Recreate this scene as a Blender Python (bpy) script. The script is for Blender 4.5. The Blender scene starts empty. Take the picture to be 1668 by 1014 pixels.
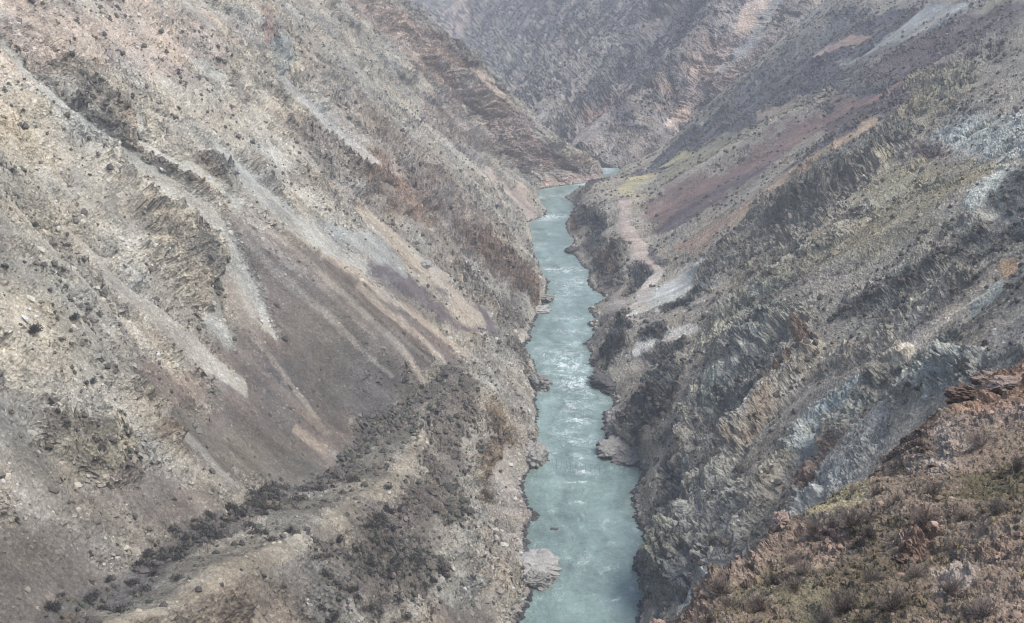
import bpy, math, random
import numpy as np
from mathutils import Vector

# ------------------------------------------------------------------ camera, sky, sun, exposure
scene = bpy.context.scene
COL = scene.collection
HC = 200.0                      # camera height above the river, metres
FPX, CX, CY = 2000.0, 834.0, 507.0   # focal length and centre in photo pixels (1668 x 1014)
PITCH = math.radians(15.83)
cam_d = bpy.data.cameras.new('camera')
cam_d.sensor_width = 36.0
cam_d.lens = 36.0 * FPX / 1668.0
cam_d.clip_start, cam_d.clip_end = 0.5, 20000.0
cam = bpy.data.objects.new('camera', cam_d)
COL.objects.link(cam)
cam.location = (0, 0, HC)
cam.rotation_euler = (math.pi/2 - PITCH, 0, 0)
scene.camera = cam

SUN_EL, SUN_AZ = math.radians(57), math.radians(112)   # azimuth from +Y (ahead) towards +X
world = bpy.data.worlds.new('World'); scene.world = world
world.use_nodes = True
nt = world.node_tree; nt.nodes.clear()
sky = nt.nodes.new('ShaderNodeTexSky'); sky.sky_type = 'NISHITA'; sky.sun_disc = False
sky.sun_elevation = SUN_EL; sky.sun_rotation = SUN_AZ
sky.air_density = 1.0; sky.dust_density = 3.0; sky.ozone_density = 1.0
bg = nt.nodes.new('ShaderNodeBackground'); bg.inputs[1].default_value = 0.10
wo = nt.nodes.new('ShaderNodeOutputWorld')
nt.links.new(sky.outputs[0], bg.inputs[0]); nt.links.new(bg.outputs[0], wo.inputs[0])
sd = bpy.data.lights.new('sun', 'SUN'); sd.energy = 1.5; sd.angle = math.radians(32); sd.color = (1.0, 0.965, 0.89)
sun = bpy.data.objects.new('sun', sd); COL.objects.link(sun)
sdir = Vector((math.sin(SUN_AZ)*math.cos(SUN_EL), math.cos(SUN_AZ)*math.cos(SUN_EL), math.sin(SUN_EL)))
sun.rotation_euler = sdir.to_track_quat('Z', 'Y').to_euler()
sun.location = (0, -50, 400)
vs = scene.view_settings
scene.display_settings.display_device = 'sRGB'
vs.view_transform = 'Standard'; vs.look = 'None'; vs.gamma = 1.0; vs.use_curve_mapping = False
vs.exposure = 1.10
try:
    scene.cycles.use_denoising = True
    scene.cycles.volume_bounces = 1
    scene.cycles.filter_width = 1.15
    scene.cycles.max_bounces = 5
    scene.cycles.diffuse_bounces = 3
    scene.cycles.use_adaptive_sampling = True
    scene.cycles.adaptive_threshold = 0.004
except Exception:
    pass
HAZE_DENSITY = 0.00018

# ------------------------------------------------------------------ small tools
RNG = np.random.default_rng(7)
cp, sp = math.cos(PITCH), math.sin(PITCH)
F32 = np.float32

def project(P):
    """world points -> photo pixels and depth (survey use only, on the bare landform)"""
    x, y, z = P[..., 0], P[..., 1], P[..., 2] - HC
    d = y*cp - z*sp
    d = np.maximum(d, 1e-3)
    return CX + FPX*x/d, CY - FPX*(y*sp + z*cp)/d, d

def ray(px, py):
    a, b = (px-CX)/FPX, (CY-py)/FPX
    return np.array([a, cp + b*sp, -sp + b*cp])

def at_Y(px, py, Y):
    r = ray(px, py); t = Y/r[1]
    return np.array([r[0]*t, Y, HC + r[2]*t])

def at_water(px, py):
    r = ray(px, py); t = -HC/r[2]
    return np.array([r[0]*t, r[1]*t, 0.0])

def pchip(xk, yk, x):
    """monotone cubic through knots; yk may have trailing dims; clamps at the ends"""
    xk = np.asarray(xk, float); yk = np.asarray(yk, float); x = np.clip(np.asarray(x, float), xk[0], xk[-1])
    h = np.diff(xk); sh = (-1,) + (1,)*(yk.ndim-1)
    dl = np.diff(yk, axis=0)/h.reshape(sh)
    m = np.zeros_like(yk)
    if len(xk) > 2:
        w1 = (2*h[1:] + h[:-1]).reshape(sh); w2 = (h[1:] + 2*h[:-1]).reshape(sh)
        same = dl[:-1]*dl[1:] > 0
        with np.errstate(divide='ignore', invalid='ignore'):
            mm = (w1+w2)/(w1/dl[:-1] + w2/dl[1:])
        m[1:-1] = np.where(same, mm, 0.0)
    m[0] = dl[0]; m[-1] = dl[-1]
    k = np.clip(np.searchsorted(xk, x, side='right')-1, 0, len(xk)-2)
    hk = h[k].reshape(sh); t = ((x-xk[k])/h[k]).reshape(sh)
    t2, t3 = t*t, t*t*t
    return (2*t3-3*t2+1)*yk[k] + (t3-2*t2+t)*hk*m[k] + (-2*t3+3*t2)*yk[k+1] + (t3-t2)*hk*m[k+1]

def smooth(e0, e1, x):
    t = np.clip((x-e0)/(e1-e0), 0, 1); return t*t*(3-2*t)

def srgb(r, g, b):
    c = np.array([r, g, b], float)/255.0
    return np.where(c <= 0.04045, c/12.92, ((c+0.055)/1.055)**2.4)

# ------------------------------------------------------------------ noise tiles (periodic, sampled bilinearly)
N = 1024
def fbm_tile(beta, seed, lo=2):
    r = np.random.default_rng(seed)
    f = np.fft.rfft2(r.standard_normal((N, N)))
    ky = np.fft.fftfreq(N)[:, None]*N; kx = np.fft.rfftfreq(N)[None, :]*N
    k = np.sqrt(kx*kx+ky*ky); k[0, 0] = 1
    a = k**(-beta/2.0); a[k < lo] = 0
    t = np.fft.irfft2(f*a, s=(N, N)); t -= t.mean(); t /= t.std()
    return t.astype(F32)

def facet_tile(G, seed):
    """broken-rock tile: random tilted planes per cell; also each cell's own random number"""
    r = np.random.default_rng(seed)
    jx, jy = r.random((G, G)), r.random((G, G))
    sx, sy, of, cr = r.normal(0, 1, (G, G)), r.normal(0, 1, (G, G)), r.normal(0, .6, (G, G)), r.random((G, G))
    g = np.arange(N)/N*G
    X, Yg = np.meshgrid(g, g, indexing='ij')
    ix, iy = X.astype(int), Yg.astype(int)
    best = np.full((N, N), 9.0); sec = np.full((N, N), 9.0); val = np.zeros((N, N)); cid = np.zeros((N, N))
    for a in (-1, 0, 1):
        for b in (-1, 0, 1):
            ca, cb = (ix+a) % G, (iy+b) % G
            dx = X-(ix+a+jx[ca, cb]); dy = Yg-(iy+b+jy[ca, cb])
            d = np.sqrt(dx*dx+dy*dy)
            m = d < best
            sec = np.where(m, best, np.minimum(sec, d)); best = np.where(m, d, best)
            val = np.where(m, np.clip(of[ca, cb], -.9, .9)+np.clip(sx[ca, cb], -1.1, 1.1)*dx+np.clip(sy[ca, cb], -1.1, 1.1)*dy, val)
            cid = np.where(m, cr[ca, cb], cid)
    e = np.clip((sec-best)/.42, 0, 1); e = e*e*(3-2*e)     # blocks part at open joints
    val = (val+.35)*e-.55*(1-e)
    return val.astype(F32), cid.astype(F32)

T_SOFT = fbm_tile(4.2, 1)
T_MID = fbm_tile(3.4, 2)
T_ROUGH = fbm_tile(2.6, 3)
T_FINE = fbm_tile(1.2, 4, 8)
T_FAC, T_CID = facet_tile(40, 5)

def S(tile, a, b):
    a = (a % 1.0)*N; b = (b % 1.0)*N
    i = a.astype(np.int32); j = b.astype(np.int32)
    fa = (a-i).astype(F32); fb = (b-j).astype(F32)
    i %= N; j %= N
    i1 = (i+1) % N; j1 = (j+1) % N
    return (tile[i, j]*(1-fa)+tile[i1, j]*fa)*(1-fb)+(tile[i, j1]*(1-fa)+tile[i1, j1]*fa)*fb

def SN(tile, a, b):
    return tile[((a % 1.0)*N).astype(np.int32) % N, ((b % 1.0)*N).astype(np.int32) % N]

# ------------------------------------------------------------------ materials
def new_mat(name):
    m = bpy.data.materials.new(name); m.use_nodes = True
    n = m.node_tree; n.nodes.clear()
    out = n.nodes.new('ShaderNodeOutputMaterial'); p = n.nodes.new('ShaderNodeBsdfPrincipled')
    n.links.new(p.outputs[0], out.inputs[0])
    p.inputs['Roughness'].default_value = 0.95
    p.inputs['Specular IOR Level'].default_value = 0.15
    return m, n, p

def mixcol(n, fac, a, b, blend='MIX'):
    x = n.nodes.new('ShaderNodeMix'); x.data_type = 'RGBA'; x.blend_type = blend
    for sock, v in ((x.inputs[0], fac), (x.inputs[6], a), (x.inputs[7], b)):
        if isinstance(v, bpy.types.NodeSocket): n.links.new(v, sock)
        elif isinstance(v, (int, float)): sock.default_value = v
        else: sock.default_value = (*v, 1)
    return x.outputs[2]

def ramp(n, fac, stops):
    r = n.nodes.new('ShaderNodeValToRGB'); n.links.new(fac, r.inputs[0])
    e = r.color_ramp.elements
    while len(e) > 1: e.remove(e[-1])
    e[0].position = stops[0][0]; e[0].color = (*stops[0][1], 1)
    for p_, c_ in stops[1:]:
        k = e.new(p_); k.color = (*c_, 1)
    return r.outputs[0]

def terrain_mat(name, scale, bump):
    """ground colour of each place (attribute) broken up by stones and grit"""
    m, n, p = new_mat(name)
    at = n.nodes.new('ShaderNodeAttribute'); at.attribute_name = 'ground'
    co = n.nodes.new('ShaderNodeTexCoord')
    v = n.nodes.new('ShaderNodeTexVoronoi'); v.inputs['Scale'].default_value = 1.1*scale
    n.links.new(co.outputs['Object'], v.inputs['Vector'])
    sep = n.nodes.new('ShaderNodeSeparateColor'); n.links.new(v.outputs['Color'], sep.inputs[0])
    g = ramp(n, sep.outputs[0], [(0.0, (.66,)*3), (0.6, (.98,)*3), (0.9, (1.12,)*3), (1.0, (1.55,)*3)])
    c = mixcol(n, 0.65, at.outputs['Color'], g, 'MULTIPLY')
    v2 = n.nodes.new('ShaderNodeTexVoronoi'); v2.inputs['Scale'].default_value = 3.1*scale
    n.links.new(co.outputs['Object'], v2.inputs['Vector'])
    sep2 = n.nodes.new('ShaderNodeSeparateColor'); n.links.new(v2.outputs['Color'], sep2.inputs[0])
    g2 = ramp(n, sep2.outputs[1], [(0.0, (.75,)*3), (0.7, (1.0,)*3), (1.0, (1.35,)*3)])
    c = mixcol(n, 0.7, c, g2, 'MULTIPLY')
    n.links.new(c, p.inputs['Base Color'])
    ns = n.nodes.new('ShaderNodeTexNoise'); ns.inputs['Scale'].default_value = 0.9*scale
    ns.inputs['Detail'].default_value = 8; ns.inputs['Roughness'].default_value = .65
    n.links.new(co.outputs['Object'], ns.inputs['Vector'])
    ad = n.nodes.new('ShaderNodeMath'); ad.operation = 'ADD'
    n.links.new(ns.outputs[0], ad.inputs[0]); n.links.new(v.outputs['Distance'], ad.inputs[1])
    b = n.nodes.new('ShaderNodeBump'); b.inputs['Strength'].default_value = bump; b.inputs['Distance'].default_value = 1.0/scale
    n.links.new(ad.outputs[0], b.inputs['Height']); n.links.new(b.outputs[0], p.inputs['Normal'])
    return m

def stone_mat(name, c0, c1, scale):
    m, n, p = new_mat(name)
    co = n.nodes.new('ShaderNodeTexCoord')
    ns = n.nodes.new('ShaderNodeTexNoise'); ns.inputs['Scale'].default_value = scale; ns.inputs['Detail'].default_value = 8
    ns.inputs['Roughness'].default_value = .7
    n.links.new(co.outputs['Object'], ns.inputs['Vector'])
    oi = n.nodes.new('ShaderNodeObjectInfo')
    c = ramp(n, ns.outputs[0], [(.3, c0), (.7, c1)])
    vr = ramp(n, oi.outputs['Random'], [(0, (.75,)*3), (1, (1.2,)*3)])
    n.links.new(mixcol(n, 1.0, c, vr, 'MULTIPLY'), p.inputs['Base Color'])
    b = n.nodes.new('ShaderNodeBump'); b.inputs['Strength'].default_value = .6; b.inputs['Distance'].default_value = .5/scale
    n.links.new(ns.outputs[0], b.inputs['Height']); n.links.new(b.outputs[0], p.inputs['Normal'])
    return m

def attr_mat(name, rough=.95):
    m, n, p = new_mat(name)
    at = n.nodes.new('ShaderNodeAttribute'); at.attribute_name = 'ground'
    co = n.nodes.new('ShaderNodeTexCoord')
    ns = n.nodes.new('ShaderNodeTexNoise'); ns.inputs['Scale'].default_value = 3.0; ns.inputs['Detail'].default_value = 4
    n.links.new(co.outputs['Object'], ns.inputs['Vector'])
    g = ramp(n, ns.outputs[0], [(.3, (.75,)*3), (.7, (1.25,)*3)])
    n.links.new(mixcol(n, 1.0, at.outputs['Color'], g, 'MULTIPLY'), p.inputs['Base Color'])
    p.inputs['Roughness'].default_value = rough
    return m

# ------------------------------------------------------------------ mesh building
def mesh_np(name, V, quads=None, tris=None, mat=None, colors=None, smooth_=False):
    me = bpy.data.meshes.new(name)
    V = np.ascontiguousarray(V, dtype=F32).reshape(-1, 3)
    parts, starts, tot = [], [], 0
    nq = 0 if quads is None else len(quads); ntri = 0 if tris is None else len(tris)
    loops = np.concatenate([a.reshape(-1) for a in (quads, tris) if a is not None and len(a)]).astype(np.int32)
    ls = np.concatenate([np.arange(nq)*4, nq*4+np.arange(ntri)*3]).astype(np.int32)
    me.vertices.add(len(V)); me.vertices.foreach_set('co', V.ravel())
    me.loops.add(len(loops)); me.loops.foreach_set('vertex_index', loops)
    me.polygons.add(nq+ntri); me.polygons.foreach_set('loop_start', ls)
    me.update(calc_edges=True)
    if smooth_: me.polygons.foreach_set('use_smooth', np.ones(nq+ntri, dtype=bool))
    else: me.polygons.foreach_set('use_smooth', np.zeros(nq+ntri, dtype=bool))
    if colors is not None:
        a = me.attributes.new('ground', 'FLOAT_COLOR', 'POINT')
        c4 = np.ones((len(V), 4), F32); c4[:, :3] = np.asarray(colors, F32).reshape(-1, 3)
        a.data.foreach_set('color', c4.ravel())
    if mat: me.materials.append(mat)
    return me

def link(name, me, **props):
    o = bpy.data.objects.new(name, me); COL.objects.link(o)
    for k, v in props.items():
        if v: o[k] = v
    return o

def grid_quads(nu, nv):
    i = np.arange(nu*nv, dtype=np.int32).reshape(nu, nv)
    return np.stack([i[:-1, :-1], i[1:, :-1], i[1:, 1:], i[:-1, 1:]], -1).reshape(-1, 4)

# ------------------------------------------------------------------ landforms: lofted valley sides
def offset_ext(pts, length):
    (x0, y0), (x1, y1) = pts[-2], pts[-1]
    l = math.hypot(x1-x0, y1-y0)
    return (x1+(x1-x0)/l*length, y1+(y1-y0)/l*length)

class Side:
    """A valley side: cross-sections at several distances joined into one surface.
    Grid (i along the slope upwards, j along the valley)."""
    def __init__(self, stations, counts, nv, Y0, Y1, bank=None, flip=False, ext=420, ygrid=None):
        Ys = np.array([s[0] for s in stations], float)
        prof = []
        for Y, pts in stations:
            pts = list(pts)+[offset_ext(pts, ext)]
            q = [at_Y(px, py, Y) for px, py in pts]
            q[0] = at_Y(*pts[0], Y); q[0][2] = 0.0
            under = q[0].copy(); under[0] += (14 if not flip else -14); under[2] = -9.0
            prof.append([under]+q)
        prof = np.array(prof)                              # stations, knots, xyz
        K = prof.shape[1]
        u = np.concatenate([np.linspace(k, k+1, c, endpoint=False) for k, c in enumerate(counts)]+[[K-1]])
        fine = np.stack([pchip(np.arange(K), prof[s], u) for s in range(len(Ys))])   # S, nu, 3
        Y = np.exp(np.linspace(math.log(Y0), math.log(Y1), nv)) if ygrid is None else ygrid
        P = pchip(Ys, fine, Y)                             # nv, nu, 3
        P = np.transpose(P, (1, 0, 2)).copy(); P[..., 1] = Y[None, :]
        if bank is not None:                               # pull the water's edge onto the surveyed bank
            bx = np.interp(Y, bank[:, 1], bank[:, 0])
            i1 = counts[0]
            d = bx-P[i1, :, 0]
            wgt = np.where(u <= 1, 1.0, np.clip(1-(u-1)/1.6, 0, 1))
            wgt = wgt*wgt*(3-2*wgt)
            P[..., 0] += wgt[:, None]*d[None, :]
        self.init(P, flip)
        self.u = u
    def init(self, P, flip=False):
        self.P0 = P
        dw = np.linalg.norm(np.diff(P, axis=0), axis=-1)
        self.W = np.concatenate([np.zeros((1, P.shape[1])), np.cumsum(dw, axis=0)], 0)
        self.W += 0
        m = P[100:min(400, P.shape[0]), :, :2]
        arc = np.concatenate([[0], np.cumsum(np.linalg.norm(np.diff(m, axis=1), axis=-1).mean(0))])+P[0, 0, 1]
        self.Y = np.broadcast_to(arc[None, :], P.shape[:2])
        self.normals(P, flip)
        self.q = 3
        px, py, d = project(P[::self.q, ::self.q])
        self.sx, self.sy, self.sd = px, py, d
    def normals(self, P, flip):
        du = np.gradient(P, axis=0); dv = np.gradient(P, axis=1)
        n = np.cross(du, dv); n /= np.maximum(np.linalg.norm(n, axis=-1, keepdims=True), 1e-9)
        if (n[..., 2].mean() < 0): n = -n
        self.N0 = n
    def find(self, px, py):
        """index of the nearest bare-surface point that shows at this place"""
        e = (self.sx-px)**2+(self.sy-py)**2
        m = e.min()
        lim = max(m*1.5, 16.0)
        d = np.where(e <= lim, self.sd+np.sqrt(e)*.5, 1e9)
        k = int(np.argmin(d)); i, j = np.unravel_index(k, e.shape)
        return min(i*self.q, self.P0.shape[0]-1), min(j*self.q, self.P0.shape[1]-1)
    def start_fields(self, color, crag, shrub):
        sh = self.P0.shape[:2]
        self.col = np.broadcast_to(srgb(*color).astype(F32), sh+(3,)).copy()
        self.crag = np.full(sh, crag, F32); self.shrub = np.full(sh, shrub, F32)
        self.bulge = np.zeros(sh, F32)
        wy, ww = self.Y, self.W
        self.wob1 = S(T_MID, wy/260, ww/180); self.wob2 = S(T_MID, ww/180+.37, wy/260+.11)
        self.wobf = S(T_ROUGH, wy/90+.5, ww/50)
    def patch(self, pts, color=None, crag=None, shrub=None, bulge=0, soft=.55, amt=1.0, rag=1.0):
        """a patch of ground along a surveyed line; pts = (px, py, half width in px)"""
        idx = [self.find(p[0], p[1]) for p in pts]
        # local scale: metres along valley / up slope per photo pixel
        q = np.array([[self.Y[i, j], self.W[i, j]] for i, j in idx])
        i, j = idx[len(idx)//2]
        i = min(max(i, 4), self.P0.shape[0]-5); j = min(max(j, 4), self.P0.shape[1]-5)
        A = self.P0[[i, i, i-4, i+4], [j-4, j+4, j, j]]
        ax, ay, ad = project(A)
        my = abs(self.Y[i, j+4]-self.Y[i, j-4])/max(math.hypot(ax[1]-ax[0], ay[1]-ay[0]), 1e-3)
        mw = (self.W[i+4, j]-self.W[i-4, j])/max(math.hypot(ax[3]-ax[2], ay[3]-ay[2]), 1e-3)
        my = min(my, mw*6)
        r = np.array([p[2] for p in pts], float)
        q = q/np.array([my, mw])
        lo = (q-r[:, None]*1.9).min(0); hi = (q+r[:, None]*1.9).max(0)
        Yv = self.Y[0]
        js = np.where((Yv/my >= lo[0]) & (Yv/my <= hi[0]))[0]
        if len(js) == 0: return
        s = slice(js[0], js[-1]+1)
        a = self.Y[:, s]/my; b = self.W[:, s]/mw
        rw = r.mean()*.30*rag
        a = a+self.wob1[:, s]*rw+self.wobf[:, s]*rw*.45; b = b+self.wob2[:, s]*rw+self.wobf[:, s]*rw*.3
        best = np.full(a.shape, 9.0)
        if len(pts) == 1:
            best = np.hypot(a-q[0, 0], b-q[0, 1])/r[0]
        for k in range(len(pts)-1):
            d = q[k+1]-q[k]; L = max((d*d).sum(), 1e-6)
            t = np.clip(((a-q[k, 0])*d[0]+(b-q[k, 1])*d[1])/L, 0, 1)
            dist = np.hypot(a-q[k, 0]-t*d[0], b-q[k, 1]-t*d[1])/(r[k]+(r[k+1]-r[k])*t)
            best = np.minimum(best, dist)
        m = (1-smooth(1-soft, 1+soft*.5, best)).astype(F32)*amt
        if color is not None:
            self.col[:, s] += (srgb(*color).astype(F32)-self.col[:, s])*m[..., None]
        if crag is not None: self.crag[:, s] += (crag-self.crag[:, s])*m
        if shrub is not None: self.shrub[:, s] += (shrub-self.shrub[:, s])*m
        if bulge: self.bulge[:, s] += m*bulge
    def finish(self, rib=6.0, size=1.0, edge_i=None, groove=None, amp=1.5, spur=0.0):
        Y, W = self.Y, self.W
        wx0 = S(T_MID, Y/90, W/160)*1.6
        if edge_i is not None:
            self.crag[edge_i:edge_i+45] = np.maximum(self.crag[edge_i:edge_i+45], .75*np.linspace(1, 0, 45)[:, None])
        clus = .45+.75*smooth(-.5, .8, S(T_MID, Y/(260*size)+.45, W/(330*size)+.15)+.35*S(T_ROUGH, Y/(80*size), W/(110*size)))
        self.crag = (self.crag*np.where(self.crag < .95, clus, 1.0)).astype(F32)
        cr = np.clip(self.crag+self.wobf*.18*(self.crag > .2), 0, 1.2)
        wx = S(T_MID, Y/300+.2, W/220)*6; ww = S(T_MID, W/220+.6, Y/300)*6
        Yw, Ww = Y+wx, W+ww
        if groove is not None:                              # straight chutes down the fall line between ribs of rock
            g = np.abs(S(T_MID, (Y+wx0)/(430*size), W/(6500*size))); on = smooth(-.5, .6, S(T_MID, Y/(300*size)+.7, W/(700*size)+.2))
            gm = np.exp(-(g/.10)**2)*on*smooth(.2, .6, self.crag)*smooth(35, 70, W)
            self.col += (srgb(*groove).astype(F32)-self.col)*(gm*.75)[..., None].astype(F32)
            self.crag = self.crag*(1-gm*.95); self.shrub = self.shrub*(1-gm*.8)
            self.bulge -= gm*2.4*size**.5
            cr = np.clip(self.crag+self.wobf*.18*(self.crag > .2), 0, 1.2)
        D = self.bulge.astype(np.float64)
        D += S(T_SOFT, Y/(420*size), W/(1500*size))*min(rib, 2.6 if edge_i else 99)
        D += S(T_MID, Yw/(230*size)+.3, Ww/(480*size))*rib*.55*(.06+.94*cr)
        sk = .35                                            # beds dip along the slope
        f1 = S(T_FAC, (Yw+sk*Ww)/(620*size), Ww/(900*size)); f2 = S(T_FAC, (Yw+sk*Ww)/(230*size)+.4, Ww/(330*size)+.2)
        f3 = S(T_FAC, Yw/(92*size)+.1, Ww/(120*size)+.7); f4 = S(T_FAC, Y/(64*size), W/(60*size))
        D += cr*(f1*2.2+f2*1.2)*size**.5
        Dh = cr*f3*.5*size**.5 + (0.10+.90*cr)*f4*.15*size**.5
        D += S(T_MID, Y/(120*size)+.3, W/(120*size))*(.06+.40*cr)*size**.5
        if edge_i is not None:                              # keep the water's edge where it is surveyed
            k = np.clip((np.arange(Y.shape[0])-edge_i*.9)/(edge_i*4.0), .10, 1)
            D *= k[:, None]; Dh *= np.maximum(k, .55)[:, None]
        D += Dh
        D *= 1+(amp-1 if edge_i is None else spur*smooth(950, 1100, self.P0[..., 1]))
        self.P = self.P0+self.N0*D[..., None]
        # ledges: tilted beds weather into treads and steep risers
        z = self.P[..., 2]
        for h, dip, amt, sh in ((11.0, .30, .75, 0), (3.6, -.22, .7, .37)):
            hs = h*size**.5
            t = (z*.9+dip*Y+S(T_MID, Y/(150*size)+sh, W/(150*size))*hs*.55+S(T_ROUGH, Y/(70*size)+sh, W/(70*size)+.2)*hs*.16)/hs
            fr = t-np.floor(t); st_ = smooth(.50, .95, fr)-fr
            on = (1-.8*smooth(950, 1100, self.P0[..., 1]))*np.clip(cr, 0, 1)*smooth(-.7, .7, S(T_MID, Y/(210*size)+.1+sh, W/(180*size)+sh))
            if edge_i is not None: on = on*np.clip((np.arange(Y.shape[0])-edge_i)/20.0, 0, 1)[:, None]
            self.P[..., 2] += st_*hs*amt*on
            self.P[..., :2] -= self.N0[..., :2]*(st_*hs*amt*.35*on)[..., None]
        # rock and soil colour variation
        c1 = SN(T_CID, (Yw+sk*Ww)/(230*size)+.4, Ww/(330*size)+.2); c2 = SN(T_CID, Yw/(92*size)+.1, Ww/(120*size)+.7)
        v = 1+cr*((c1-.5)*.42+(c2-.5)*.36)+(S(T_ROUGH, Y/130, W/130+.3)*.10)+S(T_FINE, Y/110+.3, W/95)*(.07+.05*cr)
        st = S(T_MID, (Y+wx0)/60+.8, W/1900)*.07+S(T_MID, (Y+wx0)/170+.2, W/3000)*.06                   # wash streaks running down the slope
        v = np.clip(v+st, .35, 1.8)
        col = self.col*v[..., None].astype(F32)
        warm = S(T_SOFT, Y/180+.1, W/150+.9)*.02+(c1-.5)*.06*cr
        col = col*np.stack([1+warm, 1+warm*.15, 1-warm], -1).astype(F32)
        if edge_i is not None:                              # rock kept wet by the river
            z = self.P[..., 2]+self.wobf*.25
            col = col*(1-.45*(1-smooth(.25, 1.1, z)))[..., None].astype(F32)
        self.col = np.clip(col*np.array([.985, 1.0, .985], F32), .02, .8)
    def build(self, name, mat, **props):
        nu, nv = self.P.shape[:2]
        me = mesh_np(name, self.P, quads=grid_quads(nu, nv), mat=mat, colors=self.col)
        return link(name, me, kind='structure', **props)

# surveyed water's edge (photo pixels on the river plane)
LB = [(840,1014),(860,978),(868,951),(862,938),(860,911),(856,893),(854,878),(853,866),(872,838),(860,829),(853,807),(849,794),(852,779),
      (866,755),(866,747),(866,737),(868,725),(867,700),(870,706),(875,671),(869,657),(872,641),(872,627),(872,605),(867,589),(852,568),(852,562),
      (865,550),(860,546),(872,516),(880,506),(884,490),(888,477),(891,459),(877,444),(864,424),(860,398),(867,388),(854,380),(855,384),(850,371),
      (863,359),(885,353),(890,342),(874,327),(860,317),(862,311),(899,304),(934,300),(962,297),(979,291),(984,287),(940,279),(870,268),(800,255)]
RB = [(1042,1030),(1040,1014),(1045,998),(1043,983),(1055,968),(1050,948),(1037,923),(1037,911),(1055,886),(1037,846),(1050,864),(1037,839),(1033,811),(1038,794),
      (1050,769),(1030,750),(1010,740),(995,720),(985,698),(988,688),(985,674),(1001,664),(1003,651),(988,639),(968,622),(966,612),(973,602),
      (961,592),(966,575),(954,560),(974,542),(959,528),(971,519),(959,502),(993,486),(968,471),(958,459),(963,442),(949,432),(939,417),(925,408),
      (937,395),(927,380),(936,386),(924,373),(924,361),(936,341),(937,331),(921,321),(942,311),(962,305),(985,299),(1003,288),(1012,272),(1022,266)]
def bank_line(pts, lead):
    q = np.array([at_water(*p) for p in pts]); q = q[np.argsort(q[:, 1])]
    return np.vstack([lead, q])
LBANK = bank_line(LB, np.array([[-6, 100, 0], [-2, 200, 0], [0, 280, 0]]))
RBANK = bank_line(RB, np.array([[22, 100, 0], [28, 200, 0], [34, 280, 0]]))

def left_wall_line(Y, x, z, n):
    pass

LEFT = [
 (110, [(800,2700),(740,2600),(-700,1480),(-840,1480),(-1400,1000),(-2000,480)]),
 (150, [(815,2030),(770,1970),(-300,1180),(-420,1182),(-850,800),(-1500,230)]),
 (210, [(820,1561),(785,1515),(190,1000),(92,1003),(-400,570),(-950,60)]),
 (270, [(830,1263),(800,1225),(440,880),(312,890),(-100,520),(-600,50)]),
 (347, [(840,1014),(815,985),(600,793),(478,797),(100,445),(-330,30)]),
 (448, [(850,794),(830,770),(697,680),(634,681),(300,372),(-80,20)]),
 (500, [(880,716),(858,690),(750,615),(722,610),(420,325),(60,0)]),
 (560, [(872,641),(850,615),(790,570),(768,556),(480,290),(130,-20)]),
 (640, [(852,560),(836,540),(800,508),(770,482),(520,255),(200,-40)]),
 (744, [(893,480),(884,440),(846,400),(800,350),(590,170),(330,-60)]),
 (800, [(877,444),(864,415),(815,355),(765,305),(580,140),(350,-70)]),
 (880, [(860,399),(850,375),(800,318),(742,262),(580,115),(380,-70)]),
 (960, [(855,366),(845,345),(800,300),(740,245),(590,100),(410,-70)]),
 (1000,[(886,352),(862,332),(787,268),(738,228),(600,90),(430,-75)]),
 (1060,[(874,328),(866,308),(800,250),(735,186),(610,65),(470,-75)]),
 (1106,[(862,311),(856,286),(796,222),(728,150),(620,40),(490,-85)]),
 (1132,[(905,303),(896,280),(842,212),(765,130),(645,20),(530,-85)]),
 (1160,[(966,296),(956,274),(884,200),(778,98),(655,6),(540,-90)]),
 (1185,[(983,288),(976,268),(896,207),(781,101),(645,2),(530,-85)]),
 (1225,[(930,278),(915,268),(850,215),(740,110),(600,10),(480,-80)]),
 (1300,[(820,262),(800,255),(740,215),(640,120),(500,20),(380,-60)]),
 (1450,[(640,228),(620,220),(560,180),(480,110),(360,20),(250,-60)]),
]
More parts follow.
